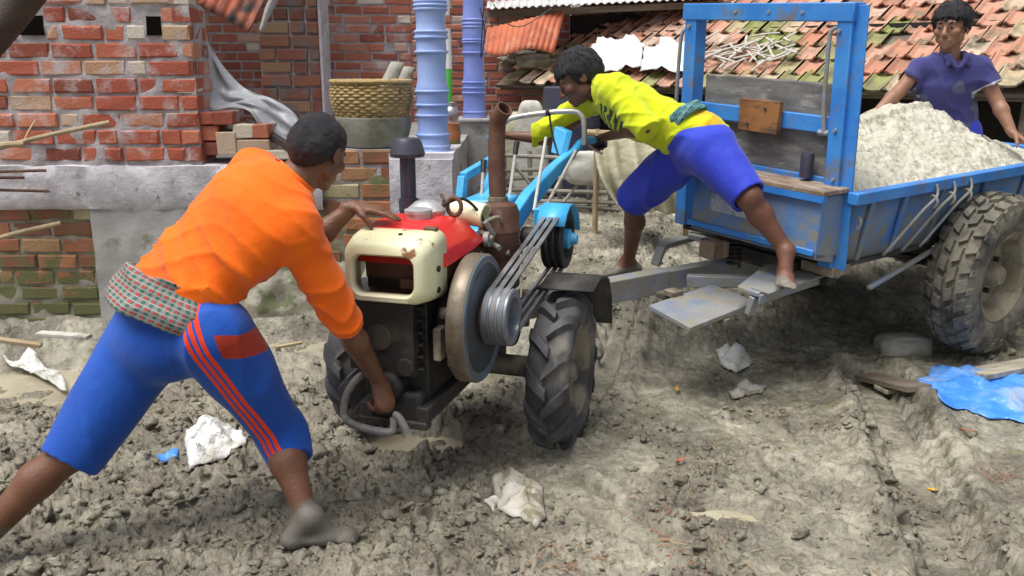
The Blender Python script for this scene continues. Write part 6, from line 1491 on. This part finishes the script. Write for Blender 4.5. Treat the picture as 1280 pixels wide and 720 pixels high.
    S.displace(lambda P: .005*n3(P, 5, 31, 1)-.016*np.clip((1-np.abs(n3(P*np.array([1, 1, .6]), 6, 34, 1)))**3-.25, 0, 1))
    put(S, 'shorts', 'royal_shorts', body, org, {'stripe': lambda P: np.zeros(len(P))})
    S = Body([wst, pel], .26, .0065); ax = (wst-pel).normalized(); axt = (ax+V3(.0, 0, .55)).normalized(); c = at(851, 152, 4.36); S.cone(c-ax*.025, c+ax*.025, .160, .156, .02, tn, .76); S.cone(c-ax*.15, c+ax*.15, .138, .138, .008, tn, .74, sub=True); S.cut(c+axt*.034, axt, .3); S.cut(c-axt*.030, -axt, .3)
    AX = np.array(tuple(ax)); PE = np.array(tuple(c)); S.displace(lambda P: .008*(np.abs(np.sin(((P-PE)@AX)*70+2*n3(P, 6, 3, 1)))-.5)+.004*n3(P, 14, 9, 1))
    put(S, 'waist_cloth', 'teal_cloth', body, org, {'cu': lambda P: P[:, 2], 'cv': lambda P: (P-PE)@AX})
driver()
# ================================================================ the young man in the blue polo shirt
skin_mat('skin_tan', (.27, .135, .082), (.31, .16, .10), (.30, .275, .23))
def polo_man():
    at = lambda px, py, Y: globals()['at'](px-1, py-5, Y)
    pel = at(1184, 168, 5.36); wst = at(1184, 138, 5.36); chs = at(1187, 104, 5.32); nck = at(1189, 79, 5.30); hc = at(1190, 38, 5.26)
    Rs, Ls = at(1150, 90, 5.32), at(1227, 90, 5.28); Re, Le = at(1124, 120, 5.30), at(1247, 131, 5.22); Rw, Lw = at(1096, 146, 5.22), at(1267, 172, 5.10)
    Rh, Lh = pel+V3(-.09, 0, -.02), pel+V3(.09, 0, -.02); Rk, Lk = V3(Rh.x-.05, Rh.y-.12, .74), V3(Lh.x+.05, Lh.y-.10, .74); Ra, La = V3(Rk.x, Rk.y+.40, .72), V3(Lk.x, Lk.y+.40, .72)
    org = V3(pel.x, pel.y, .66); fwd = V3(-.66, -.72, -.12); up = V3(.06, .08, 1)
    B = Body([pel, nck, hc, Rw, Lw, Rk, Lk, Ra+V3(0, .2, 0), La], .15, .0065)
    tw = (Ls-Rs).normalized(); ta = (nck-pel).normalized(); tn = tw.cross(ta).normalized()
    B.cone(pel, wst, .11, .095, .03, tn, .6); B.cone(wst, chs, .095, .12, .03, tn, .55); B.cone(chs, nck, .115, .055, .03, tn, .55); B.cone(Ls, Rs, .045, .045, .03); B.cone(nck-up*.03, hc-up*.04, .056, .052, .02)
    B.cone(pel, Rh, .08, .075, .03); B.cone(pel, Lh, .08, .075, .03)
    leg(B, Rh, Rk, Ra); leg(B, Lh, Lk, La); arm(B, Rs, Re, Rw, .98); arm(B, Ls, Le, Lw, .98); L, M = head(B, hc, fwd, up, 1.08)
    hand(B, Lw, V3(.5, -.55, -.45), V3(-.1, -.3, -1), V3(-1, -.4, 0), (12, 15, 10), 1.0, .1, .8); hand(B, Rw, V3(-.6, -.4, -.5), V3(0, -.3, -1), V3(1, -.3, 0), (15, 15, 10), 1.0, .1, .8)
    for a_, fd in ((Ra, V3(0, 1, -.2)), (La, V3(0, 1, -.2))): foot(B, a_, a_+V3(0, -.03, -.04), a_+fd*.22+V3(0, 0, -.02), 1.0)
    body = put(B, 'person', 'skin_tan', None, org, {'mud': lambda P: np.where(P[:, 2] < .95, 1., 0.)*0})
    tag(body, 'young man in faded blue polo shirt behind the sand heap with both arms spread', 'person')
    hair(hc, L, M, 1.08, 'black_hair', body, org, .020, 1.0, 9, spike=.003, back=-.02); eyes(L, M, 1.08, body, org)
    S = Body([pel, nck, Ls, Rs, Le, Re], .15, .006)
    S.cone(pel, wst, .165, .150, .03, tn, .72); S.cone(wst, chs, .150, .175, .04, tn, .68); S.cone(chs, nck-ta*.03, .168, .076, .05, tn, .68); S.cone(Ls.lerp(nck, .1), Rs.lerp(nck, .1), .058, .058, .05)
    S.cone(Rs, Re, .058, .064, .035); S.cone(Ls, Le, .058, .066, .035)
    rc, lc = Rs.lerp(Re, .66), Ls.lerp(Le, .56); S.cut(rc, Re-Rs, .12); S.cut(lc, Le-Ls, .12); S.cut(nck+ta*.01, V3(0, -.35, 1), .085)
    for p, q_ in ((rc, Rs), (lc, Ls)): S.cone(p+(p-q_).normalized()*.02, p.lerp(q_, .3), .056, .050, .006, sub=True)
    S.cone(nck+V3(-.012, -.10, -.02), nck+V3(-.006, -.13, -.10), .030, .006, .006, sub=True)
    RA, LA = np.array(tuple(rc)), np.array(tuple(lc)); rd_, ld_ = np.array(tuple((Re-Rs).normalized())), np.array(tuple((Le-Ls).normalized())); A0, TA, TW = [np.array(tuple(v)) for v in (pel, ta, tw)]
    S.displace(lambda P: .006*n3(P, 8, 41, 2)-.010*(1-np.abs(np.sin(((P-A0)@TW)*22+((P-A0)@TA)*17+3*n3(P, 5, 43, 1))))**2*(1-.5*sstep(.25, .4, (P-A0)@TA)))
    def trim(P):
        a = np.where(np.linalg.norm(P-RA, axis=1) < .12, np.clip(.5+(.011+(P-RA)@rd_)*60, 0, 1), 0); b = np.where(np.linalg.norm(P-LA, axis=1) < .12, np.clip(.5+(.011+(P-LA)@ld_)*60, 0, 1), 0); return np.maximum(a, b)
    sh = put(S, 'polo_shirt', 'polo_cloth', body, org, {'stripe': trim, 'dust': lambda P: np.clip(.42+.6*n3(P, 9, 47, 2)+.25*(1-sstep(.2, .4, (P-A0)@TA))-.2, 0, 1)})
    C = Body([nck, hc], .12, .0045)
    for q in (-1, 1):
        a = nck+V3(q*.064, -.02, .030); b = nck+V3(q*.052, -.090, .008); e = nck+V3(q*.010-.006, -.118, -.045); z_ = nck+V3(0, .062, .040)
        C.cone(z_, a, .013, .015, .01); C.cone(a, b, .016, .018, .01); C.cone(b, e, .019, .010, .01); C.cone(b, nck+V3(q*.058, -.102, -.032), .016, .010, .012)
    put(C, 'collar', 'polo_cloth', sh, org, {'stripe': lambda P: P[:, 0]*0, 'dust': lambda P: P[:, 0]*0+.3})
    C = Body([nck, pel], .2, .006); 
    S = Body([pel, Rk, Lk], .18, .009); S.cone(wst-V3(0, 0, .10), pel, .135, .15, .04, tn, .72); S.chain([Rh, Rk], [.115, .09], .05); S.chain([Lh, Lk], [.115, .09], .05); put(S, 'trousers', 'royal_shorts', body, org, {'stripe': lambda P: P[:, 0]*0})
polo_man()
# ================================================================ rubbish and planks lying in the yard
mat('blue_tarp', (.05, .24, .78), col2=(.12, .33, .80), scale=5, rough=.3, dirt=(.30, .36, .44), dscale=4, dth=(.52, .66), bump=.08, bump2=.6, b2scale=16)
mat('muddy_paper', (.50, .48, .43), col2=(.36, .33, .27), scale=9, rough=.8, dirt=(.22, .19, .13), dscale=16, dth=(.5, .6), bump=.3)
mat('white_bag', (.74, .74, .74), col2=(.60, .60, .58), scale=8, rough=.4, dirt=(.30, .26, .18), dscale=9, dth=(.56, .66), bump=.2, bump2=.8, b2scale=20)
mat('pale_wood', (.42, .38, .31), col2=(.30, .27, .21), scale=4, stretch=(1, 5, 1), rough=.8, dirt=(.26, .23, .17), dscale=5, dth=(.5, .62), bump=.3)
def crumple(name, m, label, cat, poly, hgt, seed, zoff=.0, rings=12, n=56, fold=.5, group=None, fr=11):
    P = [gr(*p) for p in poly]; 
    for p in P: p.z = mz(p.x, p.y)
    P = [gr(a, b, p.z) for (a, b), p in zip(poly, P)]
    c = sum(P, Vector())/len(P); G = []; rd = np.random.default_rng(seed)
    for k in range(rings+1):
        t = k/rings; row = []
        for j in range(n):
            f_ = j/n*len(P); a, b = P[int(f_)], P[(int(f_)+1) % len(P)]; p = c.lerp(a.lerp(b, f_-int(f_)), t*(1+.05*math.sin(j*.45+seed)))
            x = np.array([p.x*fr+seed]); y = np.array([p.y*fr*1.6]); q = float(noise2(x, y, seed)[0]); q2 = 1-abs(float(noise2(x*2.1, y*2.1, seed+1)[0]))*2
            z = mz(p.x, p.y)+.008+hgt*(1-t**2.2)*(.75+fold*q)+hgt*.28*fold*q2*(1-t*.6)
            row.append(Vector((p.x, p.y, z+zoff))-Vector((c.x, c.y, 0)))
        row.append(row[0]); G.append(row)
    mb = MB(); mb.grid(G); o = mb.build(name, m, loc=(c.x, c.y, 0), smooth=180, solid=.003, recalc=False); tag(o, label, cat, group); return o
crumple('blue_tarp', 'blue_tarp', 'crumpled bright blue plastic tarp lying on the mud at the right edge', 'tarp', [(1148, 476), (1170, 460), (1210, 460), (1260, 466), (1330, 478), (1340, 540), (1260, 530), (1215, 518), (1172, 504)], .05, 3, n=110, rings=26, fold=.6, fr=4.5)
crumple('white_bag', 'white_bag', 'crumpled white plastic bag in the mud between the legs of the man in orange', 'bag', [(229, 560), (236, 542), (262, 534), (292, 538), (312, 548), (300, 566), (270, 580), (238, 584)], .075, 5, fold=.9)
crumple('plastic_scrap', 'white_bag', 'flat white plastic scrap in the puddle by the brick house', 'plastic scrap', [(8, 462), (25, 452), (55, 442), (78, 440), (72, 452), (40, 464), (14, 470)], .02, 8, fold=.8, zoff=.03)
crumple('plastic_wrapper', 'blue_tarp', 'small blue and white wrapper left of the white bag', 'wrapper', [(196, 572), (206, 566), (224, 568), (222, 578), (204, 582)], .03, 9, n=30, rings=6, fold=1)
crumple('cloth_scrap', 'muddy_paper', 'muddy beige cloth lump in front of the tractor tyre', 'cloth', [(614, 600), (636, 590), (660, 594), (678, 620), (684, 650), (668, 664), (648, 652), (624, 640)], .06, 12, fold=.7, fr=9)
crumple('trodden_bag', 'white_bag', 'muddy grey plastic bag under the front of the trailer', 'bag', [(896, 440), (912, 428), (934, 434), (940, 456), (920, 466), (900, 458)], .07, 14, fold=1)
crumple('trodden_paper', 'muddy_paper', 'flat pale trodden paper scrap in the middle of the yard', 'paper', [(908, 490), (926, 483), (944, 486), (958, 484), (952, 494), (934, 496), (920, 500)], .03, 17, n=44, rings=9, fold=1.2)
crumple('small_wrapper', 'white_bag', 'tiny pale violet wrapper trodden in the mud beside the beige cloth lump', 'wrapper', [(604, 626), (614, 622), (624, 630), (618, 640), (606, 636)], .02, 18, n=24, rings=5)
# planks and slabs at the right
def plank(p0, p1, w_, h_, label, m='pale_wood', z0=.03, z1=.03, name='wooden_plank', cat='plank'):
    a = gr(*p0); b = gr(*p1); a = gr(*p0, mz(a.x, a.y)+z0); b = gr(*p1, mz(b.x, b.y)+z1)
    mb = MB(); mb.bar((0, 0, 0), b-a, w_, h_); o = mb.build(name, m, loc=a, smooth=25, bevel=.004); tag(o, label, cat); return o
plank((1100, 487), (1330, 446), .10, .022, 'long pale plank lying across the rut under the edge of the blue tarp', z0=.035, z1=.06)
plank((1225, 470), (1340, 448), .06, .03, 'narrow pale plank end above the blue tarp at the right edge', z0=.07, z1=.07)
plank((48, 417), (112, 421), .05, .02, 'short whitish plank at the foot of the mossy brick wall', 'sack_white')
plank((-20, 422), (52, 432), .04, .02, 'thin brown plank at the foot of the wall at the left edge', 'bamboo')
plank((1082, 470), (1150, 486), .14, .03, 'dark broken board end sticking out of the mud before the trailer wheel', 'old_wood', z0=.03, z1=.01)
plank((345, 434), (378, 428), .02, .014, 'small pale stick on the mud before the mossy render', 'bamboo')
a = gr(1130, 440); c = Vector((a.x, a.y, mz(a.x, a.y)-.07)); lumpy('concrete_chunk', 'rubble', 'grey concrete chunk beside the trailer wheel', 'concrete chunk', c, (.25, .17, .17), 6, .6)
mat('wood_peg', (.30, .28, .23), col2=(.20, .18, .14), scale=6, rough=.85, bump=.4)
# straw and husks trodden into the mud
mat('straw', (.42, .33, .18), col2=(.28, .2, .1), scale=30, rough=.8, bump=0)
mat('husk', (.33, .14, .07), col2=(.24, .12, .07), scale=30, rough=.8, bump=0)
def litter(name, m, n, label, cat, seed, cen, sig, ln):
    rd = np.random.default_rng(seed); mb = MB()
    for k in range(n):
        c_ = cen[rd.integers(len(cen))]; x, y = c_[0]+rd.normal(0, sig), c_[1]+rd.normal(0, sig); z = mz(x, y)+.004; a = rd.random()*6.28; l_ = rd.uniform(*ln); dx, dy = math.cos(a)*l_/2, math.sin(a)*l_/2
        mb.tube([(x-dx, y-dy, z+rd.uniform(0, .004)), (x, y, z+.004+rd.uniform(0, .004)), (x+dx, y+dy, z+rd.uniform(0, .004))], [.0008, .0019, .0012], 4)
    o = mb.build(name, m, smooth=0); tag(o, label, cat, kind='stuff')
litter('straw_litter', 'straw', 90, 'bits of dry straw trodden into the mud', 'straw', 1, [gr(590, 680).xy, gr(960, 520).xy, gr(850, 660).xy, gr(1000, 560).xy, gr(250, 620).xy], .3, (.03, .09))
litter('husk_litter', 'husk', 300, 'reddish husks scattered on the mud at the front edge of the picture', 'husks', 2, [gr(700, 705).xy, gr(830, 640).xy, gr(860, 690).xy, gr(1260, 600).xy], .09, (.008, .03))
mat('yellow_leaf', (.62, .36, .03), rough=.6, bump=0); mat('brown_leaf', (.30, .11, .05), rough=.7, bump=0)
for k, (px, py, m_, lb) in enumerate([(1170, 594, 'yellow_leaf', 'yellow fallen leaf in the tyre rut at the lower right'), (846, 492, 'yellow_leaf', 'yellow fallen leaf near the middle of the yard'), (1208, 547, 'brown_leaf', 'reddish leaf on the mud below the blue tarp'), (850, 586, 'brown_leaf', 'brown curled leaf in the smeared mud'), (975, 456, 'brown_leaf', 'brown leaf in the shade before the trailer')]):
    a = gr(px, py); a.z = mz(a.x, a.y)+.006; mb = MB(); an = k*1.3
    G = [[(u*.03*math.cos(an)-v*.011*(1-u*u)*math.sin(an), u*.03*math.sin(an)+v*.011*(1-u*u)*math.cos(an), .004+.008*v*v+.006*u*u) for v in (-1, 0, 1)] for u in np.linspace(-1, 1, 7)]
    mb.grid(G); o = mb.build('fallen_leaf', m_, loc=a, smooth=180, solid=.001, recalc=False); tag(o, lb, 'leaf', 'fallen leaves')
bpy.context.view_layer.update()
